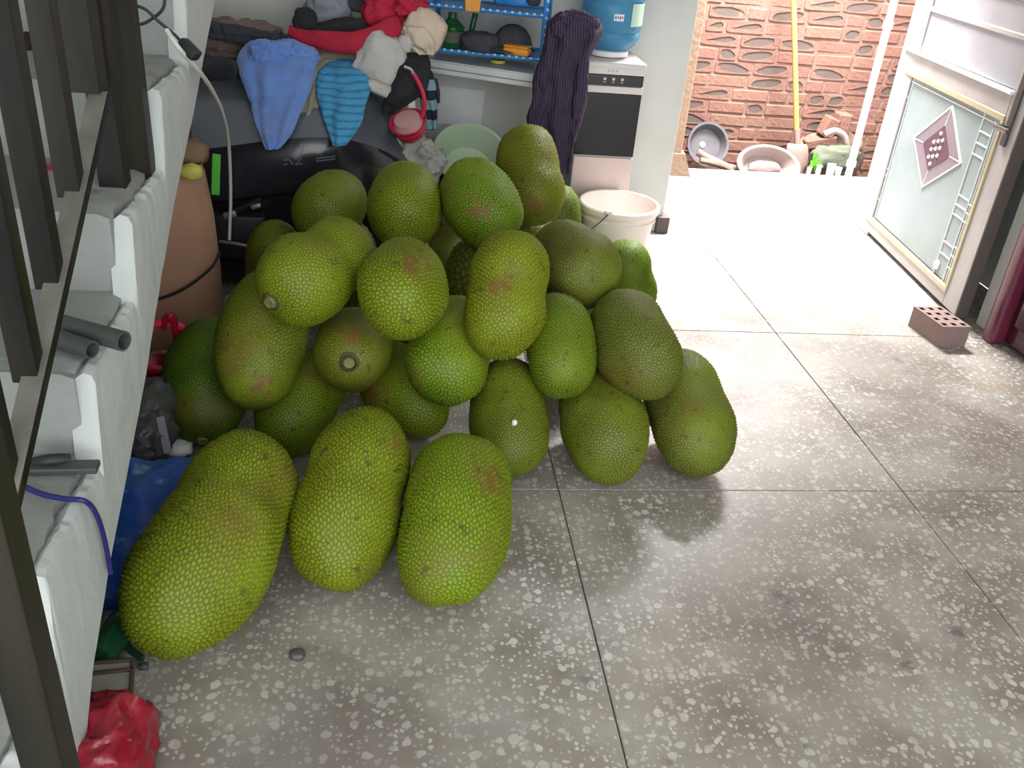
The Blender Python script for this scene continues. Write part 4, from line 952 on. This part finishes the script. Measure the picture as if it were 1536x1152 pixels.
# perforated brick
pb_ = thing('perforated_brick', 'grey brown perforated brick on the floor holding the door open', 'brick', (2.1, 2.95, 0))
B4 = [Vector((2.053, 3.055, 0)), Vector((2.047, 2.885, 0)), Vector((2.185, 2.885, 0)), Vector((2.190, 3.055, 0))]
bA = Vector((2.047, 2.885, 0)); eu = Vector((0.992, 0.05, 0)).normalized(); ev = Vector((-0.12, 0.99, 0)).normalized()
BW, BLn, BHt = 0.118, 0.185, 0.085
nx, ny = 3, 4; mb = MB(); top_f = []
def bp_(u, v, z): return bA + eu * u + ev * v + Vector((0, 0, z))
us = [0]; vs_ = [0]
for k in range(nx): us += [BW * (k + 0.27) / nx, BW * (k + 0.73) / nx]
us.append(BW)
for k in range(ny): vs_ += [BLn * (k + 0.27) / ny, BLn * (k + 0.73) / ny]
vs_.append(BLn)
holes = MB()
for i in range(len(us) - 1):
    for j in range(len(vs_) - 1):
        q4 = [(us[i], vs_[j]), (us[i + 1], vs_[j]), (us[i + 1], vs_[j + 1]), (us[i], vs_[j + 1])]
        if i % 2 == 1 and j % 2 == 1:
            holes.loft([[bp_(u, v, BHt) for u, v in q4], [bp_(u, v, 0.02) for u, v in q4]], caps=False)
            holes.add([bp_(u, v, 0.02) for u, v in q4], [(0, 1, 2, 3)])
        else: mb.add([bp_(u, v, BHt) for u, v in q4], [(0, 1, 2, 3)])
fr = [(0, 0), (BW, 0), (BW, BLn), (0, BLn)]
mb.loft([[bp_(u, v, 0.0) for u, v in fr], [bp_(u, v, BHt) for u, v in fr]], caps=False)
mb.build('brick_body', M_greybrick, pb_); holes.build('holes', M_hole, pb_)

# ------------------------------------------------------------------ things in the alley
gz = AG
bs2 = thing('black_basin', 'dark grey round basin leaning against the brick wall', 'basin', (1.86, 5.5, gz))
bax = Vector((0.05, -0.93, 0.38)).normalized(); bcn = at_y(1062, 216, 5.46)
MB().lathe([(0, -0.055), (0.085, -0.055), (0.10, -0.045), (0.125, 0.0), (0.135, 0.002), (0.135, 0.008), (0.120, 0.006), (0.094, -0.038), (0, -0.045)], bcn, bax, n=44).build('basin_body', M_basin, bs2, smooth=True)
MB().lathe([(0, -0.044), (0.018, -0.044), (0.018, -0.036), (0, -0.036)], bcn + Vector((-0.02, 0, 0)), bax, n=16).build('centre_boss', M_paper, bs2, smooth=True)
o = MB().tube([at_y(1046, 228, 5.34), at_y(1080, 246, 5.30), at_y(1118, 256, 5.27)], [0.022, 0.026, 0.020, 0.016], 9, smooth_n=4).build('rusty_pipe', M_rust, smooth=True); tag(o, 'rust pink pipe lying in front of the dark basin', 'pipe')
o = MB().tube([at_y(1050, 240, 5.28), at_y(1088, 250, 5.26), at_y(1100, 262, 5.24)], 0.02, 9, smooth_n=4).build('driftwood', M_soil, smooth=True); tag(o, 'dark weathered stick below the rust pink pipe', 'stick')
pbn = thing('cement_basin', 'pale cement stained basin lying on its side by the shovel', 'basin', at_y(1165, 245, 5.35))
pax = Vector((0.05, -0.80, 0.60)).normalized(); pc = at_y(1152, 248, 5.25)
MB().lathe([(0, -0.10), (0.12, -0.10), (0.135, -0.085), (0.185, 0.0), (0.205, 0.002), (0.205, 0.012), (0.18, 0.012), (0.125, -0.07), (0, -0.08)], pc, pax, n=48, squash=0.62).build('basin_body', M_palebasin, pbn, smooth=True)
lump('cement_crust', pc - pax * 0.06, (0.10, 0.03, 0.045), M_palebasin, seed=95, parent=pbn, sub=3)
sv = thing('shovel', 'shovel with a yellow wooden handle leaning on the brick wall', 'shovel', at_y(1197, 232, 5.40))
h0, h1 = at_y(1195, 200, 5.42), at_y(1189, -60, 5.50)
MB().tube([h0, h1], 0.0165, 14).build('wooden_handle', M_yellowwood, sv, smooth=True)
s0 = at_y(1195, 196, 5.418); s1 = at_y(1196, 222, 5.395)
MB().tube([s0 + Vector((0, 0, 0.01)), s1], [0.021, 0.016], 12).build('socket', M_rust, sv, smooth=True)
rows_ = []
for k, (y, hw_) in enumerate(((216, 0.058), (220, 0.068), (232, 0.072), (246, 0.066), (258, 0.045), (266, 0.012))):
    c = at_y(1197, y, 5.385 - 0.010 * k); rows_.append([c + Vector((s * hw_, 0.018 * s * s - 0.012, 0)) for s in (-1, -0.6, -0.2, 0.2, 0.6, 1)] + [c + Vector((s * hw_, 0.018 * s * s - 0.006, 0)) for s in (1, 0.6, 0.2, -0.2, -0.6, -1)])
MB().loft(rows_).build('blade', M_rust, sv, smooth=True, angle=60)
for (x, y, a_, lab) in ((1243, 190, 0.3, 'loose red brick tilted against the wall, upper of two'), (1228, 212, -0.2, 'loose red brick lying below the tilted brick by the wall'), (1262, 184, 0.05, 'loose red brick standing on end by the white pipe')):
    tb = MB().box(at_y(x, y, 5.47), (0.085, 0.10, 0.12) if x != 1228 else (0.2, 0.1, 0.06), Matrix.Rotation(a_, 3, 'Y'), bevel=0.008, seg=1).build('loose_brick', M_brick_red)
    tag(tb, lab, 'brick')
lump('earth_heap', at_y(1240, 236, 5.50), (0.24, 0.07, 0.16), M_soil, 'dark earth heap at the foot of the brick wall', 'heap', seed=97, sub=4)
lump('green_sack', at_y(1252, 238, 5.34), (0.15, 0.07, 0.085), M_sack, 'dull green sack lying by the white pipe in the alley', 'sack', seed=98, sub=4)
o = MB().tube([at_y(x, y, 5.36) for x, y in ((1236, 202), (1252, 196), (1266, 204), (1270, 220))], 0.02, 10, smooth_n=5).build('bent_pipe', M_palebasin, smooth=True); tag(o, 'bent pale pipe end above the dull green sack', 'pipe')
pt = thing('green_seedling', 'small bright green leafy seedling in front of the brick wall', 'seedling', at_y(1222, 256, 5.2))
MB().tube([at_y(1222, 258, 5.22), at_y(1223, 240, 5.22), at_y(1222, 230, 5.22)], 0.004, 6).build('stem', M_leaf, pt)
for (x, y, a_) in ((1216, 242, 2.2), (1230, 244, 0.5), (1222, 230, 1.6), (1214, 250, 2.8), (1234, 250, 0.1), (1226, 236, 1.0)):
    c = at_y(1222, 246, 5.215); tip = at_y(x, y, 5.19) ; d = tip - c; s = d.cross(Vector((0, -1, 0.2))).normalized()
    MB().loft([[c, c + Vector((0, 0.001, 0))], [c + d * 0.4 + s * 0.014, c + d * 0.4 - s * 0.014], [c + d * 0.8 + s * 0.011, c + d * 0.8 - s * 0.011], [tip + d * 0.1, tip + d * 0.1 + Vector((0, 0.001, 0))]], closed=False).build('leaf', M_leaf, pt)
for (x, h_, r_, lab) in ((1212, 0.045, 0.014, 'small white cup nearest the shovel on the slab edge'), (1226, 0.06, 0.016, 'white cup in front of the green seedling'), (1244, 0.065, 0.026, 'widest white cup standing on the slab edge'), (1256, 0.045, 0.02, 'white cup beside the white pipe on the slab edge')):
    c = at_z(x, 262, 0.0)
    o = MB().lathe([(0, 0), (r_ * 0.85, 0), (r_, h_), (r_ * 0.85, h_), (r_ * 0.75, 0.005), (0, 0.005)], c, n=18).build('white_cup', M_pvc, smooth=True); tag(o, lab, 'cup')
dp_ = thing('white_pipe', 'white vertical pipe standing outside the open door', 'pipe', at_z(1272, 262, 0))
p0 = at_z(1272, 264, 0.0)
MB().tube([p0, p0 + Vector((0, 0, 2.9))], 0.021, 16).build('pipe_tube', M_pvc, dp_, smooth=True)
for z in (0.06, 0.85, 1.5): MB().lathe([(0.021, 0), (0.028, 0), (0.028, 0.035), (0.021, 0.035)], p0 + Vector((0, 0, z)), n=18).build('collar', M_pvc, dp_, smooth=True)

# ------------------------------------------------------------------ the jackfruits
# centre, axis towards the far end, radius, half length
BODY = {
    'f1': ((-0.367, 1.560, 0.148), (0.274, 0.925, 0.262), 0.135, 0.262),
    'f2': ((-0.088, 1.701, 0.145), (0.243, 0.862, 0.444), 0.120, 0.215),
    'f3': ((0.141, 1.655, 0.137), (0.183, 0.924, 0.337), 0.122, 0.214),
    'f4': ((-0.514, 2.260, 0.137), (-0.011, 0.856, 0.517), 0.115, 0.184),
    'f5': ((-0.248, 2.198, 0.111), (0.355, 0.850, 0.389), 0.100, 0.164),
    'f6': ((0.023, 2.277, 0.113), (-0.470, 0.864, 0.181), 0.111, 0.167),
    'f7': ((0.314, 2.110, 0.123), (0.010, 0.919, 0.395), 0.110, 0.177),
    'f8': ((0.578, 2.112, 0.120), (-0.050, 0.982, 0.182), 0.118, 0.188),
    'f9': ((0.831, 2.139, 0.128), (-0.041, 0.947, 0.319), 0.118, 0.195),
    'f10': ((-0.344, 2.184, 0.330), (0.099, 0.800, 0.592), 0.112, 0.190),
    'f11': ((-0.111, 2.219, 0.282), (0.025, 0.974, -0.227), 0.103, 0.150),
    'f12': ((0.151, 2.193, 0.301), (0.283, 0.885, 0.371), 0.112, 0.169),
    'f13': ((0.447, 2.182, 0.324), (-0.040, 0.841, 0.540), 0.097, 0.145),
    'f14': ((0.659, 2.190, 0.332), (-0.213, 0.917, 0.337), 0.111, 0.172),
    'f15': ((0.865, 3.090, 0.146), (-0.326, -0.055, 0.944), 0.100, 0.150),
    'f16': ((0.285, 2.152, 0.481), (0.181, 0.691, 0.700), 0.108, 0.172),
    'f17': ((0.017, 2.092, 0.519), (0.092, 0.995, -0.029), 0.108, 0.156),
    'f18': ((-0.194, 2.155, 0.535), (0.586, 0.785, 0.201), 0.112, 0.168),
    'f19': ((0.520, 2.464, 0.455), (-0.284, 0.953, 0.107), 0.112, 0.157),
    'f20': ((0.207, 3.167, 0.157), (0.027, 0.935, 0.354), 0.112, 0.157),
    'f21': ((-0.405, 2.93, 0.185), (0.0, 0.08, 0.99), 0.100, 0.182),
    'f22': ((-0.211, 2.874, 0.461), (0.217, 0.976, -0.018), 0.112, 0.157),
    'f23': ((0.021, 2.694, 0.531), (-0.002, 0.993, 0.120), 0.112, 0.151),
    'f24': ((0.253, 2.672, 0.553), (-0.246, 0.910, 0.333), 0.112, 0.157),
    'f25': ((0.461, 3.094, 0.529), (-0.168, 0.731, 0.661), 0.112, 0.179),
    'f26': ((0.615, 3.395, 0.205), (0.0, 0.06, 0.99), 0.105, 0.200),
    'h1': ((-0.17, 2.95, 0.182), (0.05, 0.1, 0.99), 0.112, 0.180),
    'h2': ((0.02, 2.72, 0.208), (0.0, -0.05, 0.99), 0.115, 0.206),
    'h3': ((0.262, 2.72, 0.212), (0.05, 0.0, 0.99), 0.115, 0.210),
    'h4': ((0.475, 3.13, 0.185), (0.0, 0.05, 0.99), 0.115, 0.183),
    'h5': ((0.53, 2.56, 0.170), (0.0, 0.1, 0.99), 0.115, 0.168),
}
# tint, waist (0..), waist place, stem?, scar (pixel it faces) , label
LOOK = {  # duller tints at the heap's right end carry its backlit shade
    'f1': ((1.0, 1.0, 1.0), 0.05, 0.35, 0, None, 'largest longest jackfruit, lying on the floor beside the stairs in front'),
    'f2': ((1.0, 0.98, 0.9), 0.08, 0.1, 0, (605, 655), 'yellow green front jackfruit with brown shoulder, between the longest one and its right neighbour'),
    'f3': ((0.95, 1.12, 0.9), 0.03, 0.4, 0, (735, 720), 'bright green jackfruit lying rightmost of the three in the front row'),
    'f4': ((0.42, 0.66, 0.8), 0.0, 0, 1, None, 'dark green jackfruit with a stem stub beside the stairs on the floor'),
    'f5': ((0.78, 0.92, 0.8), 0.04, 0.3, 1, None, 'jackfruit with a green stem tip on the floor behind the longest jackfruit'),
    'f6': ((0.88, 1.0, 0.9), 0.0, 0, 0, (560, 590), 'half hidden jackfruit with brown flank behind the middle front jackfruit'),
    'f7': ((0.84, 0.82, 1.6), 0.05, 0.2, 0, None, 'olive jackfruit with a white speck on the floor, behind the bright green front one'),
    'f8': ((0.78, 0.74, 2.0), 0.0, 0, 0, None, 'olive jackfruit on the floor, second from the right in the bottom row'),
    'f9': ((0.76, 0.71, 2.4), 0.04, 0.0, 0, None, 'rough olive jackfruit at the right end of the bottom row'),
    'f10': ((0.78, 0.80, 1.2), 0.0, 0, 1, (390, 575), 'long brownish green jackfruit with a broken stem resting on dark green jackfruit'),
    'f11': ((0.86, 0.78, 1.3), 0.0, 0, 1, (528, 505), 'small round jackfruit facing the camera with brown blotch and stem stub'),
    'f12': ((0.78, 1.02, 0.9), 0.0, 0, 0, None, 'vivid green jackfruit under the tall waisted jackfruit in the middle'),
    'f13': ((0.66, 0.80, 0.9), 0.0, 0, 0, None, 'smaller smooth green jackfruit right of the tall waisted one'),
    'f14': ((0.74, 0.70, 2.0), 0.03, 0.2, 0, None, 'olive jackfruit on the right of the heap, resting on the rightmost bottom one'),
    'f15': ((0.58, 0.78, 0.9), 0.06, 0.1, 0, None, 'small green ribbed jackfruit on the floor nearest the white bucket'),
    'f16': ((1.0, 0.95, 0.9), 0.09, 0.05, 0, (745, 430), 'tall waisted yellow green jackfruit standing steeply in the centre of the heap'),
    'f17': ((0.98, 1.04, 0.9), 0.0, 0, 0, (618, 398), 'round bright jackfruit with a brown scar on top, centre left of heap'),
    'f18': ((0.92, 0.92, 0.85), 0.14, 0.15, 1, None, 'plump waisted jackfruit lying sideways with green stem end to the left'),
    'f19': ((0.70, 0.62, 2.2), 0.0, 0, 0, None, 'dull olive jackfruit right of the tall waisted one, below the topmost'),
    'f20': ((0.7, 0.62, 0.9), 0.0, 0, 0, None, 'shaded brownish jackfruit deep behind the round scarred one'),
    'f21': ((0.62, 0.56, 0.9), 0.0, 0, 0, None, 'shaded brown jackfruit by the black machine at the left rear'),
    'f22': ((0.78, 0.82, 0.9), 0.12, 0.2, 0, None, 'dented green jackfruit leftmost of the upper row before the black machine'),
    'f23': ((0.98, 0.98, 0.9), 0.0, 0, 0, None, 'round bumpy jackfruit second in the upper row, in front of the pale bundle'),
    'f24': ((0.74, 1.02, 0.9), 0.0, 0, 0, (718, 314), 'green jackfruit with brown scarred face in front of the green basin'),
    'f25': ((0.86, 0.74, 0.85), 0.07, -0.1, 0, (800, 305), 'topmost yellow brown jackfruit standing on end beside the purple shirt'),
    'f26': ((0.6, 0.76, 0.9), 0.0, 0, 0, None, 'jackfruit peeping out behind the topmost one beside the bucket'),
}
GOLD = PI * (3 - math.sqrt(5))
def jackfruit(key, bump=0.0042, pitch=0.0105):
    c, ax, r, L = BODY[key]; c = Vector(c); ax = Vector(ax).normalized()
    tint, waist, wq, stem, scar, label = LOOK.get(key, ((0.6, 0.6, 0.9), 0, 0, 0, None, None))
    seed = int(key[1:]) + (50 if key[0] == 'h' else 0); rg = np.random.RandomState(seed)
    if key[0] == 'h': pitch = 0.02
    if key in ('f7', 'f8', 'f9', 'f13', 'f14', 'f15', 'f19'): pitch, bump = 0.0086, 0.0042
    if key in ('f4', 'f5', 'f10', 'f11', 'f18', 'f22'): pitch, bump = 0.0090, 0.0026
    p_ = 2.45
    q = np.sin(np.linspace(-PI / 2, PI / 2, 1201)); rho = r * np.clip(1 - np.abs(q) ** p_, 0, 1) ** (1 / p_)
    ds = np.hypot(np.diff(q) * L, np.diff(rho)); area = np.concatenate([[0], np.cumsum(ds * PI * (rho[1:] + rho[:-1]))])
    n = int(area[-1] / (0.866 * pitch * pitch))
    s = (np.arange(n) + 0.5) / n * area[-1]
    rho0 = np.interp(s, area, rho)
    s = np.clip(s + rg.uniform(-0.3, 0.3, n) * pitch * 2 * PI * rho0, area[-1] * 1e-5, area[-1] * (1 - 1e-5))
    qq = np.interp(s, area, q); rr = r * np.clip(1 - np.abs(qq) ** p_, 0, 1) ** (1 / p_)
    ph = np.arange(n) * GOLD + rg.rand() * 6 + rg.uniform(-1, 1, n) * pitch * 0.26 / np.maximum(rr, 0.01)
    pts = np.stack([rr * np.cos(ph), rr * np.sin(ph), qq * L], 1)
    hp = np.stack([np.sqrt(np.clip(1 - qq ** 2, 0, 1)) * np.cos(ph), np.sqrt(np.clip(1 - qq ** 2, 0, 1)) * np.sin(ph), qq * L / r], 1)
    bm = bmesh.new()
    for p in hp: bm.verts.new(p)
    bm.verts.index_update()
    bmesh.ops.convex_hull(bm, input=bm.verts[:], use_existing_faces=False)
    bmesh.ops.triangulate(bm, faces=[f for f in bm.faces if len(f.verts) > 3])
    bm.faces.index_update(); bm.edges.index_update()
    keepi = [v.index for v in bm.verts]; T = np.array([[v.index for v in f.verts] for f in bm.faces])
    E = [(e.verts[0].index, e.verts[1].index, [f.index for f in e.link_faces]) for e in bm.edges]
    bm.free()
    V = pts; nv = len(V); cen = V[T].mean(1)
    faces = []
    for a, b, fs_ in E:
        if len(fs_) == 2: faces.append((a, nv + fs_[0], nv + fs_[1])); faces.append((b, nv + fs_[1], nv + fs_[0]))
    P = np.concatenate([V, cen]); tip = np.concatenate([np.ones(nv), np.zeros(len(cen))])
    # body shape: waist, gentle bend, lumps
    u = P[:, 2] / L
    k = 1 - waist * np.exp(-((u - wq) / 0.22) ** 2) + 0.06 * u * rg.uniform(-1, 1)
    off = Vector((seed * 3.1, seed * 1.7, seed * 0.9))
    lump_ = np.array([noise.noise(Vector(p) * 7.5 + off) * 0.12 + noise.noise(Vector(p) * 17 + off) * 0.03 for p in P])
    nrm = np.stack([P[:, 0] / r, P[:, 1] / r, P[:, 2] / L * (r / L)], 1)
    nrm = np.sign(nrm) * np.abs(nrm) ** (p_ - 1); nrm /= np.linalg.norm(nrm, axis=1)[:, None]
    bumpv = np.where(tip > 0, bump * rg.uniform(0.7, 1.15, len(P)), -bump * 0.35)
    P = P * np.stack([k, k, np.ones(len(P))], 1) + nrm * (lump_ * r + bumpv)[:, None]
    bend = rg.uniform(-0.05, 0.05, 2)
    P[:, 0] += bend[0] * L * (u * u - 0.3); P[:, 1] += bend[1] * L * (u * u - 0.3)
    q3 = Vector((0, 0, 1)).rotation_difference(ax); Mq = np.array((q3.to_matrix() @ Matrix.Rotation(rg.rand() * 6, 3, 'Z')))
    W = P @ Mq.T
    low = (W[:, 2] + c.z).min()
    if low < 0: c = c - Vector((0, 0, low - 0.001))
    me = bpy.data.meshes.new('jackfruit'); me.from_pydata(W.tolist(), [], faces); me.validate(); me.update()
    bm = bmesh.new(); bm.from_mesh(me); bmesh.ops.recalc_face_normals(bm, faces=bm.faces[:]); bm.to_mesh(me); bm.free()
    me.polygons.foreach_set('use_smooth', [True] * len(me.polygons))
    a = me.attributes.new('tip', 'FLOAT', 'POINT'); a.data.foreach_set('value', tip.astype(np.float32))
    sv_ = np.zeros(len(W), np.float32)
    if scar is not None:
        d = ray(*scar); d = d / np.linalg.norm(d); w = W + np.array(c) - np.array([0, 0, CAM_Z])
        dist = np.linalg.norm(w - (w @ d)[:, None] * d[None], axis=1); near = (w @ d) < np.linalg.norm(np.array(c) - [0, 0, CAM_Z])
        nz = np.array([noise.noise(Vector(p) * 60) for p in W])
        sv_ = np.where(near, np.clip((0.030 + 0.045 * nz - dist) / 0.02, 0, 0.75), 0).astype(np.float32)
    a = me.attributes.new('scar', 'FLOAT', 'POINT'); a.data.foreach_set('value', sv_)
    me.materials.append(M_skin)
    o = bpy.data.objects.new('jackfruit', me); scene.collection.objects.link(o); o.location = c
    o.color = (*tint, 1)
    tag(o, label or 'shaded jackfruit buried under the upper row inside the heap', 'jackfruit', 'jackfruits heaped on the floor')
    if stem:
        e = c + Vector(Mq @ np.array([bend[0] * L * 0.7, bend[1] * L * 0.7, -L * 0.985])); d = -ax
        bpy.context.view_layer.update
        MB().lathe([(0.012, -0.02), (0.024, -0.008), (0.026, 0.002), (0.020, 0.005), (0.016, -0.005), (0.010, -0.01)], e, d, n=22, wob=0.06).build('stem_collar', M_stemring, o, smooth=True)
        MB().lathe([(0, -0.03), (0.016, -0.02), (0.016, 0.006), (0.013, 0.011), (0, 0.009)], e, d + Vector((0.12, 0, 0.05)), n=18, wob=0.05).build('stem', M_stem, o, smooth=True)
    if key == 'f7':
        d = ray(770, 634); d = d / np.linalg.norm(d); w = W + np.array(c) - np.array([0, 0, CAM_Z]); al = w @ d
        dist = np.linalg.norm(w - al[:, None] * d[None], axis=1) + 0.05 * (al - al.min())
        sp = W[int(np.argmin(dist))] + np.array(c)
        lump('white_speck', sp, (0.008, 0.008, 0.008), M_white, seed=3, rough=0.4, sub=2, parent=o, flat=False)
    return o
for key in BODY: jackfruit(key)
